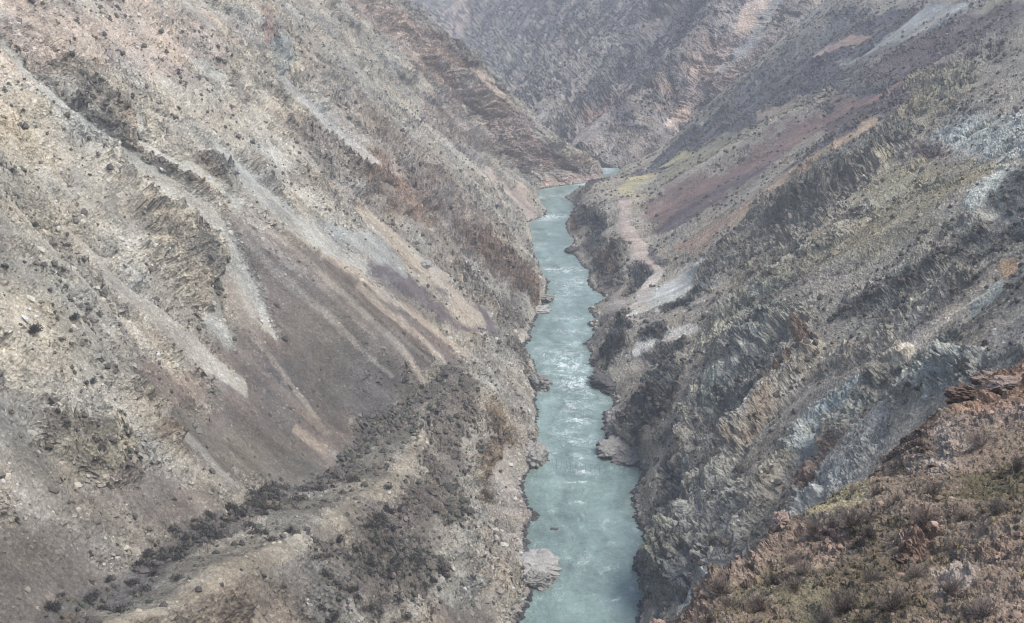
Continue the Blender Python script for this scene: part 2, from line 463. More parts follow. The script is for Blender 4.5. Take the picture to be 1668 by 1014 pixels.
RIGHT = [
 (110, [(1110,2700),(1130,2600),(1200,2450),(1450,2150),(2000,1650),(2700,1050)]),
 (150, [(1060,2030),(1095,1940),(1160,1820),(1370,1560),(1750,1200),(2300,720)]),
 (200, [(1050,1623),(1080,1530),(1150,1430),(1330,1220),(1650,900),(2100,500)]),
 (250, [(1050,1349),(1085,1270),(1140,1190),(1290,1030),(1580,760),(1900,470)]),
 (300, [(1050,1151),(1080,1080),(1130,1020),(1240,910),(1520,660),(1800,440)]),
 (347, [(1042,1014),(1065,960),(1110,915),(1210,815),(1480,590),(1740,390)]),
 (400, [(1052,886),(1073,830),(1112,790),(1190,710),(1450,510),(1700,325)]),
 (448, [(1038,794),(1062,745),(1105,700),(1165,645),(1410,460),(1680,275)]),
 (500, [(973,716),(1015,695),(1065,655),(1130,598),(1360,425),(1668,215)]),
 (560, [(1000,641),(1035,610),(1065,588),(1115,556),(1350,395),(1668,180)]),
 (640, [(955,560),(998,525),(1040,518),(1100,492),(1345,335),(1668,125)]),
 (700, [(965,511),(1000,488),(1040,478),(1092,460),(1310,315),(1668,85)]),
 (744, [(988,482),(1012,452),(1040,440),(1085,426),(1300,282),(1668,45)]),
 (800, [(963,444),(1003,412),(1030,400),(1062,396),(1300,240),(1620,30)]),
 (880, [(930,400),(985,366),(1012,352),(1048,346),(1250,222),(1560,15)]),
 (960, [(924,366),(950,334),(1000,316),(1042,314),(1240,195),(1530,0)]),
 (1050,[(930,331),(955,306),(1003,294),(1058,284),(1240,165),(1490,0)]),
 (1110,[(942,311),(960,299),(1002,287),(1062,274),(1230,150),(1450,0)]),
 (1150,[(968,304),(976,292),(1012,281),(1062,266),(1215,142),(1420,0)]),
 (1200,[(1003,288),(1009,279),(1032,268),(1064,253),(1205,128),(1380,-5)]),
 (1250,[(1013,272),(1021,266),(1046,255),(1077,240),(1200,118),(1350,-10)]),
 (1310,[(1050,268),(1056,264),(1072,258),(1100,245),(1215,130),(1360,10)]),
]

def make_left():
    yg = np.concatenate([np.exp(np.linspace(math.log(118), math.log(1035), 1000)), np.linspace(1036, 1235, 430), np.linspace(1240, 1430, 50)])
    L = Side(LEFT, [24, 60, 170, 90, 380, 330, 90], len(yg), 118, 1430, LBANK, ygrid=yg)
    L.start_fields((158,153,144), .7, .11)
    p = L.patch
    p([(60,60,200),(300,180,200),(520,240,120)], (176,170,159), None, None, soft=.9)
    p([(80,900,180),(400,960,160)], (124,117,110), None, None, soft=.9)
    GR = (152,149,145); PALE = (166,158,147); SCREE = (112,104,99)
    # rock of the upper wall and the far spur
    p([(520,120,120),(660,270,120),(820,430,60)], (146,139,131), .95, .18)
    p([(600,10,50),(700,90,45),(800,180,50),(880,260,45)], (170,156,148), 1.0, .05)
    p([(880,240,30),(960,275,18)], (156,143,138), 1.0, .06)
    p([(890,298,5),(930,293,7),(975,286,6)], (172,152,146), .8, 0)
    p([(400,0,50),(450,90,45),(472,170,25)], (163,158,148), 1.0, .05)
    p([(425,20,8),(436,70,7)], (150,130,120), 1.0, 0)
    p([(452,70,14),(462,120,10)], (146,150,148), 1.0, 0)
    p([(655,45,10),(690,100,12),(735,147,14)], (168,152,140), .5, 0)
    p([(690,70,14),(760,110,10)], (146,132,124), .9, 0)
    p([(720,180,30),(790,240,25)], (148,139,133), 1.0, .12)
    p([(850,200,12),(900,270,10)], (166,148,140), .8, .05)
    p([(780,120,9),(840,170,9)], (172,158,148), .5, .03)
    p([(540,200,14),(600,240,14),(660,300,12)], (160,154,146), .6, .1)
    p([(600,250,20),(640,300,25),(700,340,25)], (140,122,110), 1.0, .1)
    p([(700,300,40),(760,370,40)], (132,122,115), 1.0, .2)
    p([(60,30,70),(230,60,90),(330,60,60)], (172,160,150), .6, .12)
    p([(30,180,50),(100,250,50)], (172,164,150), .45, .15)
    p([(50,300,60),(120,420,60),(60,560,70)], (160,155,144), .5, .26)
    # crags standing out of the scree
    p([(235,345,22),(280,385,40),(312,435,40),(340,488,16)], (156,149,137), 1.15, .12, bulge=4)
    p([(318,330,6),(345,400,8),(362,450,8),(375,500,9)], (120,116,108), .5, 1.6, rag=.6)
    p([(90,690,30),(160,740,55),(190,775,40)], (148,141,127), 1.15, .3, bulge=4)
    p([(255,700,20),(262,712,18)], (124,112,102), 1.1, .2, bulge=3)
    p([(310,650,16)], (104,98,92), .9, .8, bulge=1)
    p([(110,95,20),(160,140,26),(215,185,24),(232,215,14)], (140,132,121), 1.1, .4, bulge=4)
    p([(330,265,30),(370,300,22)], (140,132,122), 1.1, .3, bulge=3)
    p([(790,390,16),(845,432,32),(876,478,22)], (116,102,93), 1.2, .1, bulge=3)
    p([(840,500,26),(830,560,30),(850,590,20)], (132,128,122), .7, .3)
    # great scree fan
    p([(345,345,26),(430,440,60),(510,560,115),(470,680,120)], SCREE, 0, .02, soft=.4)
    p([(560,560,90),(640,620,50)], (97,94,89), None, None, soft=.8)
    p([(300,660,60),(370,740,70),(470,770,60)], (112,106,98), .05, .05)
    p([(560,440,30),(650,520,50),(735,590,35)], SCREE, 0, .02)
    p([(480,640,60),(560,620,60),(640,640,40)], (97,93,90), 0, .02)
    p([(617,424,12),(701,484,18),(785,520,22)], (104,97,98), .05, .02)
    p([(517,367,14),(617,400,16),(660,440,8)], (150,151,148), 0, .05)
    p([(605,350,22),(668,414,24),(742,481,22),(770,510,14)], (165,156,144), .1, .08)
    p([(446,350,10),(500,384,12),(584,440,13),(701,528,12),(762,566,12)], (162,152,140), 0, .02)
    p([(584,474,8),(644,521,9),(715,596,7)], (160,150,139), 0, 0)
    p([(335,395,12),(403,481,13),(440,520,9),(460,541,5)], (158,153,144), 0, 0)
    p([(335,335,9),(430,430,7),(530,525,6),(630,620,3)], (142,136,129), 0, .02, rag=.4, soft=.7)
    p([(395,350,8),(520,462,9),(640,572,7),(725,645,3)], (147,140,132), 0, .02, rag=.4, soft=.7)
    p([(350,420,10),(440,560,8),(520,680,4)], (136,129,122), 0, .02, rag=.4, soft=.8)
    p([(300,330,10),(380,430,9),(430,480,6)], (140,134,128), 0, .02, rag=.6)
    p([(420,390,6),(520,480,7),(600,560,5)], (128,121,115), 0, .02, rag=.6)
    p([(390,560,8),(470,640,8),(540,700,5)], (124,116,110), 0, .02, rag=.6)
    p([(500,420,6),(600,510,8),(690,600,5)], (126,119,113), 0, .02, rag=.6)
    p([(369,357,8),(420,407,9),(470,444,7)], (143,136,130), 0, 0)
    p([(195,445,18),(279,518,20),(336,568,18),(410,625,12)], (166,161,152), 0, .0, rag=.5, soft=.3)
    p([(350,470,14),(365,520,14),(385,560,10)], (152,152,147), 0, .05)
    p([(240,590,30),(330,620,30)], (135,124,116), .1, .2)
    # grey gullies and scree chutes
    p([(30,75,9),(80,122,10),(150,185,10),(225,240,9),(300,292,9)], (132,127,119), .9, .8, rag=.6)
    p([(8,58,9),(67,124,13),(134,188,14),(201,242,16),(268,288,20),(320,335,26),(365,392,22),(410,468,15),(458,540,7)], (160,158,152), 0, .0, bulge=-2.5, soft=.25, rag=.4)
    p([(218,168,5),(231,228,8),(302,275,11),(386,329,14)], (166,164,157), 0, 0, bulge=-1.5, soft=.3, rag=.5)
    p([(315,191,6),(369,252,9),(420,302,14),(470,345,22),(540,390,26),(600,420,14)], (168,166,159), 0, .03, bulge=-1.5, soft=.3, rag=.5)
    p([(460,124,5),(504,175,7),(554,218,8),(610,262,8)], (166,163,157), .1, 0, bulge=-1.5, soft=.3, rag=.5)
    p([(290,0,8),(340,45,9)], (172,167,160), .1, 0, rag=.5)
    p([(120,355,6),(175,410,9),(201,451,12)], (158,153,144), 0, .1, rag=.5)
    p([(20,330,8),(90,400,8),(150,470,8),(210,540,8)], (150,144,135), .1, .1, rag=.6)
    # lower left ground
    p([(0,690,50),(60,770,50),(90,830,40)], (140,137,131), .1, .08)
    p([(40,880,80),(160,930,80),(60,990,60)], (108,102,96), .12, .12)
    p([(200,800,30),(280,830,40),(330,860,40)], (122,114,107), .05, .06)
    p([(262,685,8),(319,728,15),(372,790,8)], (146,143,137), 0, 0)
    p([(490,690,7),(530,722,8),(556,748,6)], (138,128,118), 0, 0, rag=.5)
    # bench and track
    p([(720,640,24),(640,700,46),(560,790,50),(430,860,46),(300,925,44),(170,985,36)], (121,116,107), .12, .4, rag=.5)
    p([(690,690,14),(644,775,22),(550,848,24),(450,890,22),(302,953,22),(190,1000,20)], (146,139,127), 0, .06, rag=.3)
    p([(735,612,14),(680,660,22),(600,690,26),(560,760,24),(470,800,26),(380,850,24),(310,880,26),(240,935,26),(150,975,24),(90,1005,20)], (96,92,89), .15, 1.7, rag=.9)
    p([(760,640,40),(740,760,70),(650,880,80),(540,970,70)], (114,108,102), .35, .75)
    p([(690,800,50),(600,920,50)], (108,102,98), .5, .9)
    p([(835,610,26),(838,690,28),(832,760,30),(826,850,34),(800,950,34)], (158,151,143), .5, .05)
    p([(800,1000,34),(730,1012,34)], (134,126,119), .1, .04)
    p([(856,715,10),(862,760,10),(846,830,8)], (150,144,138), .8, 0)
    p([(800,680,14),(812,720,16),(806,800,14)], (132,120,106), 1.0, .3)
    p([(845,310,10),(870,345,12)], (160,148,142), .05, .02)
    p([(795,275,7),(830,310,9),(868,345,10)], (172,160,152), 0, 0)
    L.finish(rib=2.6, edge_i=24, spur=.45, groove=(154,150,143))
    return L

def make_right():
    R = Side(RIGHT, [24, 70, 90, 110, 330, 330, 90], 1150, 118, 1300, RBANK, flip=True)
    R.start_fields((146,140,130), .16, .5)
    p = R.patch
    p([(1600,20,70),(1480,100,60),(1380,200,40)], (110,101,101), .3, .6)
    p([(1480,20,30),(1300,130,50),(1160,210,35),(1060,268,20)], (94,94,98), .3, 1.0)
    p([(1400,30,20),(1250,130,20),(1150,200,14)], (104,104,104), .3, .8)
    p([(1530,10,14),(1450,55,16),(1370,98,10)], (158,158,154), .05, .02)
    p([(1400,55,8),(1330,90,5)], (160,140,130), .1, 0)
    p([(1290,165,12),(1220,205,14),(1150,238,18),(1090,275,16)], (142,139,122), .1, .5)
    p([(1300,150,9),(1230,180,5)], (150,138,130), 0, 0)
    p([(1400,140,14),(1300,212,20),(1200,270,24),(1080,345,26)], (128,111,107), .05, .12)
    p([(1240,265,10),(1150,320,14),(1070,365,14)], (106,96,98), .05, .3)
    p([(1440,180,9),(1300,280,14),(1190,345,14),(1120,400,16)], (160,140,126), .1, .25)
    p([(1460,120,10),(1400,160,8)], (150,118,108), 0, .1)
    p([(1470,170,18),(1380,210,16),(1290,275,14)], (102,98,100), .3, 1.0)
    p([(1430,205,9),(1340,255,11),(1260,310,10),(1200,355,8)], (176,154,132), 0, .03)
    p([(1470,215,20),(1360,290,28),(1250,360,28),(1150,440,24)], (120,117,109), .9, .45, bulge=4)
    p([(1560,130,50),(1480,190,30)], (134,128,112), .5, .4)
    p([(1560,215,30),(1620,190,40),(1650,240,30)], (166,168,162), .4, .1)
    p([(1640,280,22),(1600,330,16)], (170,172,164), .4, .08)
    p([(1520,270,50),(1420,360,60),(1330,420,40)], (148,140,120), .2, .25)
    p([(1500,240,18)], (112,98,94), .5, .5)
    p([(1660,340,24),(1560,400,24),(1450,470,22),(1380,510,18)], (100,99,94), .3, 1.0)
    p([(1668,290,20),(1640,320,16)], (90,92,90), .3, 1.0)
    p([(1300,400,50),(1230,470,50)], (128,124,112), .7, .5)
    p([(1250,480,30),(1180,540,40)], (134,134,124), 1.0, .3)
    p([(1618,464,22),(1570,490,20)], (172,172,162), .1, .03)
    p([(1640,430,18)], (160,136,112), .2, .1)
    p([(1561,491,22),(1477,548,24),(1400,606,20)], (178,168,155), .1, .05, soft=.4)
    p([(1560,530,26),(1480,590,26),(1420,640,26)], (120,122,114), .5, .7)
    p([(1300,530,16),(1318,550,18)], (122,104,92), 1.1, .1, bulge=2)
    p([(1280,575,16),(1240,640,26),(1215,690,20)], (134,118,102), 1.1, .1, bulge=2)
    p([(1200,620,80),(1150,740,90),(1110,860,70)], (146,144,138), .8, .2)
    p([(1140,540,20),(1170,560,24)], (150,150,138), 1.0, .1)
    p([(1160,640,30),(1180,700,30)], (140,143,136), 1.0, .1)
    p([(1540,600,50),(1490,640,40)], (160,162,156), .96, .05, bulge=3)
    p([(1400,640,26),(1340,680,26),(1300,720,22)], (160,163,158), .6, .05)
    p([(1440,690,34),(1370,755,30),(1290,820,26)], (170,169,164), .7, .06)
    p([(1210,880,20),(1160,930,22),(1110,990,24)], (182,184,180), .4, .05, soft=.35)
    p([(1350,720,16),(1310,770,18)], (120,106,98), 1.1, .1)
    p([(1660,600,30),(1600,640,30)], (130,126,116), .6, .3)
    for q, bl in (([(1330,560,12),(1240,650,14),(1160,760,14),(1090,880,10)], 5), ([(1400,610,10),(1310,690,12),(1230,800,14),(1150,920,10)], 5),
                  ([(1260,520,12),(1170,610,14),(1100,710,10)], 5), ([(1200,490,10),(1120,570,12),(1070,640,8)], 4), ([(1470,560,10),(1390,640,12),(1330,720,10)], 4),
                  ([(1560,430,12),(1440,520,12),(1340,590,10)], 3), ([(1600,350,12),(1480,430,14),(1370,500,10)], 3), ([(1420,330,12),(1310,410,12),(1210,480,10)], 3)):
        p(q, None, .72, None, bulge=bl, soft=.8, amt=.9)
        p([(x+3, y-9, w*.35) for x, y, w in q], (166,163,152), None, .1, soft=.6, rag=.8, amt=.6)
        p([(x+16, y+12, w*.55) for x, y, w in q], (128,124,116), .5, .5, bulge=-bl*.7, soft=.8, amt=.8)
    # terrace with track
    p([(1012,303,9),(1040,293,11),(1066,284,8)], (164,157,128), 0, .2)
    p([(1030,315,14),(1060,322,8)], (160,152,124), 0, .15)
    p([(1110,250,12),(1080,265,10)], (156,150,122), .1, .2)
    p([(1020,338,12),(1026,380,16),(1040,420,20),(1062,440,14)], (170,157,149), .05, .03, rag=.6)
    p([(1060,400,10),(1070,420,10)], (110,108,110), .2, .9)
    p([(1145,425,10),(1105,462,24),(1060,488,24),(1040,500,14)], (186,186,181), 0, .0, rag=.4, soft=.25)
    p([(1060,448,14),(1044,470,14),(1034,490,12)], (180,171,163), 0, .0, rag=.4, soft=.3)
    p([(1125,532,9),(1085,550,12),(1050,568,12),(1040,578,6)], (188,185,178), 0, .0, rag=.4, soft=.25)
    p([(1060,510,14),(1040,525,14)], (140,136,130), .2, .2)
    # dark cliffs above the water
    p([(945,345,14),(960,385,24),(985,425,26)], (74,76,77), 1.0, .9)
    p([(930,350,7),(940,370,8)], (122,100,88), 1.0, 0)
    p([(985,415,14),(1000,430,10)], (118,104,94), 1.1, .1)
    p([(965,300,8),(1000,285,10),(1030,275,10)], (74,76,77), .4, 1.0)
    p([(1035,425,12),(1028,458,14)], (74,76,77), 1.0, .8)
    p([(985,470,10),(1005,480,8)], (146,138,132), .1, .05)
    p([(985,512,10),(1010,498,8)], (140,132,128), .2, .1)
    p([(1085,498,12),(1110,488,8)], (74,76,77), .4, 1.0)
    p([(1150,460,12),(1120,490,12)], (100,102,98), .5, .9)
    p([(1080,535,14),(1055,548,8)], (74,76,77), .4, 1.0)
    p([(1005,515,16),(1000,550,26),(1000,580,20)], (74,76,77), 1.1, .6)
    p([(1100,560,24),(1075,610,36),(1055,670,36)], (74,76,77), .6, 1.0)
    p([(1020,580,12),(1020,620,14),(1022,660,10)], (142,136,126), .3, .1)
    p([(985,640,8),(1000,700,20),(1030,745,20)], (126,126,124), 1.1, .05)
    p([(1070,760,20),(1085,800,24)], (92,94,94), .9, .7)
    p([(1045,860,8),(1060,930,16),(1060,990,16)], (112,114,112), 1.0, .1)
    p([(1090,880,30),(1080,960,20)], (128,128,118), .9, .1)
    R.col *= 1.10
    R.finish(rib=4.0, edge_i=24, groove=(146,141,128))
    return R

FAR = [  # stations along the foot, right to left: (px, py, Y) foot -> up
 [(1180,300,1215),(1280,245,1265),(1420,40,1360),(1500,-130,1440)],
 [(1060,278,1240),(1150,222,1290),(1300,20,1390),(1390,-150,1470)],
 [(1012,268,1262),(1095,205,1330),(1235,0,1440),(1320,-150,1520)],
 [(965,254,1315),(1060,165,1400),(1175,0,1490),(1260,-150,1570)],
 [(890,229,1440),(990,125,1530),(1090,0,1610),(1180,-150,1710)],
 [(800,190,1680),(900,70,1810),(965,-5,1890),(1060,-150,2010)],
 [(700,145,2060),(790,30,2200),(840,-25,2270),(935,-160,2400)],
 [(560,95,2620),(650,-20,2780),(705,-85,2860),(800,-200,3010)],
 [(330,30,3300),(430,-80,3420),(480,-130,3480),(570,-230,3600)],
]
def make_far():
    st = []
    for c in FAR:
        q = [at_Y(*p) for p in c]
        q[0][2] = 0
        d = q[1]-q[0]; un = q[0]-d*.12; un[2] = -9
        st.append([un]+q+[q[-1]+(q[-1]-q[-2])*.9])
    st = np.array(st)
    K = st.shape[1]
    counts = [20, 200, 260, 130, 30]
    u = np.concatenate([np.linspace(k, k+1, c, endpoint=False) for k, c in enumerate(counts)]+[[K-1]])
    fine = np.stack([pchip(np.arange(K), s, u) for s in st])
    v = np.linspace(0, len(st)-1, 800)
    P = np.transpose(pchip(np.arange(len(st)), fine, v), (1, 0, 2)).copy()
    Fm = Side.__new__(Side); Fm.init(P)
    foot = np.concatenate([[0], np.cumsum(np.linalg.norm(np.diff(P[20], axis=0), axis=-1))])
    Fm.Y = np.broadcast_to(foot[None, :], P.shape[:2]).copy()
    Fm.start_fields((136,129,124), .6, .55)
    p = Fm.patch
    p([(1240,10,16),(1190,90,14),(1130,180,10),(1095,215,8)], (178,160,146), .1, 0)
    p([(1180,90,40),(1110,180,35)], (142,127,120), .9, .2)
    p([(1110,20,60),(1010,140,50)], (118,112,112), .5, .8)
    p([(930,100,40),(970,80,30)], (150,144,138), .6, .2)
    p([(920,95,12)], (168,162,150), .7, 0)
    p([(960,225,24),(985,250,16)], (150,141,136), 0, .02)
    p([(1020,215,22),(1040,235,14)], (104,100,104), .6, .9)
    p([(900,170,14),(880,195,14)], (142,136,128), .3, .2)
    p([(785,0,8),(735,55,8),(720,75,8)], (166,152,144), .2, 0)
    p([(680,10,10),(660,15,10)], (176,158,146), .2, 0)
    p([(860,40,14),(800,110,12)], (146,142,134), .3, .2)
    p([(1020,165,16),(960,200,12)], (150,128,120), .5, .2)
    p([(1270,0,10),(1230,60,10),(1180,120,8)], (150,146,142), .2, .1)
    Fm.col *= 1.10
    Fm.finish(rib=9.0, size=2.2, groove=(150,142,136))
    return Fm

M_hill = terrain_mat('stony_ground', 1.0, .5)
M_far = terrain_mat('far_stony_ground', .5, .5)
LW = make_left(); RW = make_right(); FM = make_far()
LW.build('hillside_left', M_hill)
RW.build('hillside_right', M_hill)
FM.build('far_mountain', M_far)

# ------------------------------------------------------------------ river
def make_river():
    Y = np.exp(np.linspace(math.log(240), math.log(1240), 1500))
    t = np.linspace(0, 1, 260)
    l = np.interp(Y, LBANK[:, 1], LBANK[:, 0])-12; r = np.interp(Y, RBANK[:, 1], RBANK[:, 0])+12
    far = smooth(1170, 1230, Y)
    l = l-far*10; r = r+far*60
    X = l[None, :]+(r-l)[None, :]*t[:, None]
    YY = np.broadcast_to(Y[None, :], X.shape)
    # foam where the bed is rough
    rap = np.zeros(X.shape)
    def blob(px, py, rx, ry, a):
        c = at_water(px, py); d = c[1]
        ex = at_water(px+rx, py)[0]-c[0]; ey = abs(at_water(px, py-ry)[1]-c[1])
        nonlocal rap
        rap = np.maximum(rap, a*np.exp(-(((X-c[0])/ex)**2+((YY-c[1])/ey)**2)))
    for b in [(925,595,34,22,.95),(935,622,30,14,1.0),(900,577,26,5,1.0),(935,660,18,12,.75),(940,685,20,8,.95),(950,718,26,8,.95),
              (945,745,16,8,.5),(915,440,30,5,.95),(935,462,26,9,.75),(905,352,26,4,1.0),(890,357,20,3,.8),(930,520,24,3,.75),
              (925,560,30,8,.5),(945,768,20,4,.8),(942,786,16,2,1.0),(940,818,12,2.5,1.1),(1004,978,8,2.5,.9),(900,862,9,2,.85),
              (905,318,26,3,.5),(950,300,14,2,.7),(880,322,14,2,.8),(990,276,8,5,1.2),(880,400,12,4,.5),(918,480,30,14,.45),(925,540,30,6,.45),(950,640,34,30,.4),(920,700,30,24,.35)]:
        blob(*b)
    n1 = S(T_ROUGH, X/60, YY/95); n2 = S(T_ROUGH, X/26+.4, YY/60+.3); n3 = S(T_FINE, X/60, YY/110)
    rid = 1-np.abs(S(T_MID, X/48+.2, YY/80+n1*.01))*1.1
    foam = smooth(.55, 1.45, rap*.62+rap*(rid*.6+n2*.30+n3*.18)+n2*.03)*np.clip(rap*1.6, 0, 1)
    rl = 1-np.abs(S(T_MID, X/70+n2*.012, YY/52+.4))*2.2; rl2 = 1-np.abs(S(T_MID, X/38+.6, YY/30+n1*.01))*2.4
    foam = np.maximum(foam*.55, np.clip(rap*1.25, 0, 1)*smooth(.35, .85, np.maximum(rl, rl2)+.14*n2+.10*n3)*.95)
    foam = np.maximum(foam, smooth(1.9, 3.4, n2+.6*n3+.5*n1)*.25)

    col = np.empty(X.shape+(3,), F32)
    tone = 1+n1*.06+S(T_SOFT, X/90, YY/260)*.07+n3*.035+S(T_ROUGH, X/70+.3, YY/40)*.06
    flow = X+S(T_MID, X/90, YY/150)*2.2
    tone = tone+S(T_MID, flow/46+.15, YY/620)*.07+S(T_ROUGH, flow/30, YY/240+.4)*.05
    foam = np.maximum(foam, smooth(1.75, 2.7, S(T_ROUGH, flow/34+.6, YY/150+.2)+.35*n3)*.30)
    base = srgb(121,140,136)
    col[:] = base[None, None]*tone[..., None]
    # shallow green-grey water along the banks
    dl = np.minimum(X-(l+12)[None, :], (r-12)[None, :]-X)
    sh = (1-smooth(0, 5, dl+n2*1.2))*.5
    col += (srgb(108,122,111).astype(F32)-col)*sh[..., None].astype(F32)
    col += (srgb(226,236,236).astype(F32)-col)*foam[..., None].astype(F32)
    Z = foam*.35+n2*.05+rap*np.abs(n1)*.12+S(T_MID, X/30, YY/38)*.06
    V = np.stack([X, YY, Z], -1)
    m, n, p = new_mat('silty_water')
    at = n.nodes.new('ShaderNodeAttribute'); at.attribute_name = 'ground'
    n.links.new(at.outputs['Color'], p.inputs['Base Color'])
    p.inputs['Roughness'].default_value = .28; p.inputs['Specular IOR Level'].default_value = .5
    p.inputs['IOR'].default_value = 1.33
    co = n.nodes.new('ShaderNodeTexCoord'); mp = n.nodes.new('ShaderNodeMapping')
    mp.inputs['Scale'].default_value = (1, .55, 1)
    n.links.new(co.outputs['Object'], mp.inputs['Vector'])
    ns = n.nodes.new('ShaderNodeTexNoise'); ns.inputs['Scale'].default_value = .55; ns.inputs['Detail'].default_value = 6
    ns.inputs['Roughness'].default_value = .62; ns.inputs['Distortion'].default_value = .8
    n.links.new(mp.outputs[0], ns.inputs['Vector'])
    b = n.nodes.new('ShaderNodeBump'); b.inputs['Strength'].default_value = .55; b.inputs['Distance'].default_value = .8
    n.links.new(ns.outputs[0], b.inputs['Height']); n.links.new(b.outputs[0], p.inputs['Normal'])
    me = mesh_np('river_water', V, quads=grid_quads(*X.shape), mat=m, colors=col, smooth_=True)
    link('river_water', me, kind='structure')
make_river()

# ------------------------------------------------------------------ plants, stones and other things
def orient(n):
    """frame with z halfway between the ground's normal and straight up"""
    z = np.array(n)*.35+np.array([0, 0, .65]); z /= np.linalg.norm(z)
    return z

def shrub_shape(nblades, seed, w=.16, h=1.0):
    """rounded dry bush: many small leaf and twig faces through a dome"""
    r = np.random.default_rng(seed)
    V, T = [], []
    lob = [(r.normal(0, .28), r.normal(0, .28), r.uniform(.55, 1.0)) for _ in range(4)]
    for k in range(nblades):
        lx, ly, ls = lob[k % 4]
        a = r.uniform(0, 2*math.pi); e = math.asin(r.uniform(-.05, 1)**1.0)
        rad = r.uniform(.45, 1.0)*.5*ls
        c = np.array([lx+rad*math.cos(a)*math.cos(e)*1.15, ly+rad*math.sin(a)*math.cos(e)*1.15, (.08+rad*1.5*max(math.sin(e), 0))*h])
        d = np.array([c[0]-lx*.5, c[1]-ly*.5, c[2]+.15]); d /= np.linalg.norm(d)+1e-6
        d = d+r.normal(0, .45, 3); d /= np.linalg.norm(d)
        s = np.cross(d, r.normal(0, 1, 3)); s /= np.linalg.norm(s)+1e-6
        L = r.uniform(.18, .38); ww = w*r.uniform(.5, 1.1)
        b = len(V)
        V += [c-d*L*.5-s*ww*.35, c-d*L*.3+s*ww*.5, c+d*L*.6, c+d*L*.1-s*ww*.5]
        T += [(b, b+1, b+2), (b, b+2, b+3)]
    return np.array(V), np.array(T)

def stone_shape(seed, cuts=9, blocky=False):
    """angular block: a cut lump"""
    import bmesh
    r = np.random.default_rng(seed)
    bm = bmesh.new()
    pts = r.normal(0, 1, (14+cuts, 3)); pts /= np.linalg.norm(pts, axis=1)[:, None]
    if blocky: pts *= r.uniform(.92, 1.04, (len(pts), 1))/((np.abs(pts)**4).sum(1)**.25)[:, None]*np.array([.92, .85, .75])
    else: pts *= r.uniform(.75, 1.05, (len(pts), 1))*np.array([1, .8, .65])
    for q in pts: bm.verts.new(q)
    res = bmesh.ops.convex_hull(bm, input=bm.verts)
    bmesh.ops.delete(bm, geom=[v for v in bm.verts if not v.link_faces], context='VERTS')
    bm.verts.index_update()
    V = np.array([v.co[:] for v in bm.verts]); T = np.array([[v.index for v in f.verts] for f in bm.faces])
    bm.free()
    return V, T

def merge_copies(shapes, pos, size, ang, zaxis, which, colors):
    """one mesh out of many turned and sized shapes (for ground cover that nobody could count)"""
    Vs, Ts, Cs, off = [], [], [], 0
    for k, (V, T) in enumerate(shapes):
        m = which == k
        if not m.any(): continue
        p, s, a, z = pos[m], size[m], ang[m], zaxis[m]
        x = np.stack([np.cos(a), np.sin(a), np.zeros_like(a)], -1)
        y = np.cross(z, x); y /= np.linalg.norm(y, axis=1)[:, None]; x = np.cross(y, z)
        M = np.stack([x, y, z], -1)*s[:, None, None]
        W = np.einsum('nij,vj->nvi', M, V)+p[:, None, :]
        n = len(p)
        Vs.append(W.reshape(-1, 3)); Ts.append((T[None]+(np.arange(n)*len(V))[:, None, None]).reshape(-1, 3)+off)
        Cs.append(np.repeat(colors[m], len(V), axis=0)); off += n*len(V)
    return np.concatenate(Vs), np.concatenate(Ts), np.concatenate(Cs)

def scatter(side, dens, n, rng, keep_frame=True):
    """random places on a valley side; dens = weight per grid point (already seen from the surface's own area)"""
    P = side.P; nu, nv = P.shape[:2]
    area = np.zeros((nu, nv)); 
    e1 = np.linalg.norm(np.diff(P[:, :-1], axis=0), axis=-1); e2 = np.linalg.norm(np.diff(P[:-1], axis=1), axis=-1)
    area[:-1, :-1] = e1*e2
    w = (area*np.maximum(dens, 0)).ravel(); w /= w.sum()
    k = rng.choice(len(w), n, p=w)
    i, j = np.unravel_index(k, (nu, nv))
    i = np.minimum(i, nu-2); j = np.minimum(j, nv-2)
    a, b = rng.random(n)[:, None], rng.random(n)[:, None]
    p = (P[i, j]*(1-a)+P[i+1, j]*a)*(1-b)+(P[i, j+1]*(1-a)+P[i+1, j+1]*a)*b
    return p, side.N0[i, j], i, j

def in_view(p, m=60):
    px, py, d = project(p)
    return (px > -m) & (px < 1668+m) & (py > -m) & (py < 1014+m), d

def dome_shape(seed):
    """small far-off bush: knobbly dome with a few loose twig faces"""
    r = np.random.default_rng(seed); V, T = [np.array([r.normal(0, .1), r.normal(0, .1), r.uniform(.7, .95)])], []
    n = 7
    for k, (rad, h) in enumerate(((.34, .50), (.52, .18), (.42, -.12))):
        for a in range(n):
            q = (a+.5*k)/n*6.283+r.normal(0, .12); rr_ = rad*r.uniform(.45, 1.45)
            V.append(np.array([rr_*math.cos(q)*1.1, rr_*math.sin(q), h*r.uniform(.75, 1.3)]))
    for a in range(n):
        b = (a+1) % n
        T.append((0, 1+a, 1+b))
        for k in (0, 1):
            o = 1+k*n; T.append((o+a, o+n+a, o+b)); T.append((o+b, o+n+a, o+n+b))
    V2, T2 = shrub_shape(26, seed+900, w=.15)
    return np.concatenate([np.array(V), V2]), np.concatenate([np.array(T), T2+len(V)])

M_shrub = attr_mat('dry_shrub')
M_shrub_thing = stone_mat('dry_shrub_leaf', srgb(70,70,71), srgb(104,101,96), 2.5)
M_stone = attr_mat('loose_stone')
M_rock = stone_mat('grey_rock', srgb(104,103,100), srgb(168,165,159), .9)
M_wet = stone_mat('wet_dark_rock', srgb(62,62,64), srgb(104,102,100), .9)
M_pale = stone_mat('pale_rock', srgb(140,139,136), srgb(188,186,182), .6)

SHR = [dome_shape(100+k) for k in range(6)]
SHRF = [shrub_shape(150, 200+k, w=.12) for k in range(5)]
STN = [stone_shape(300+k) for k in range(8)]

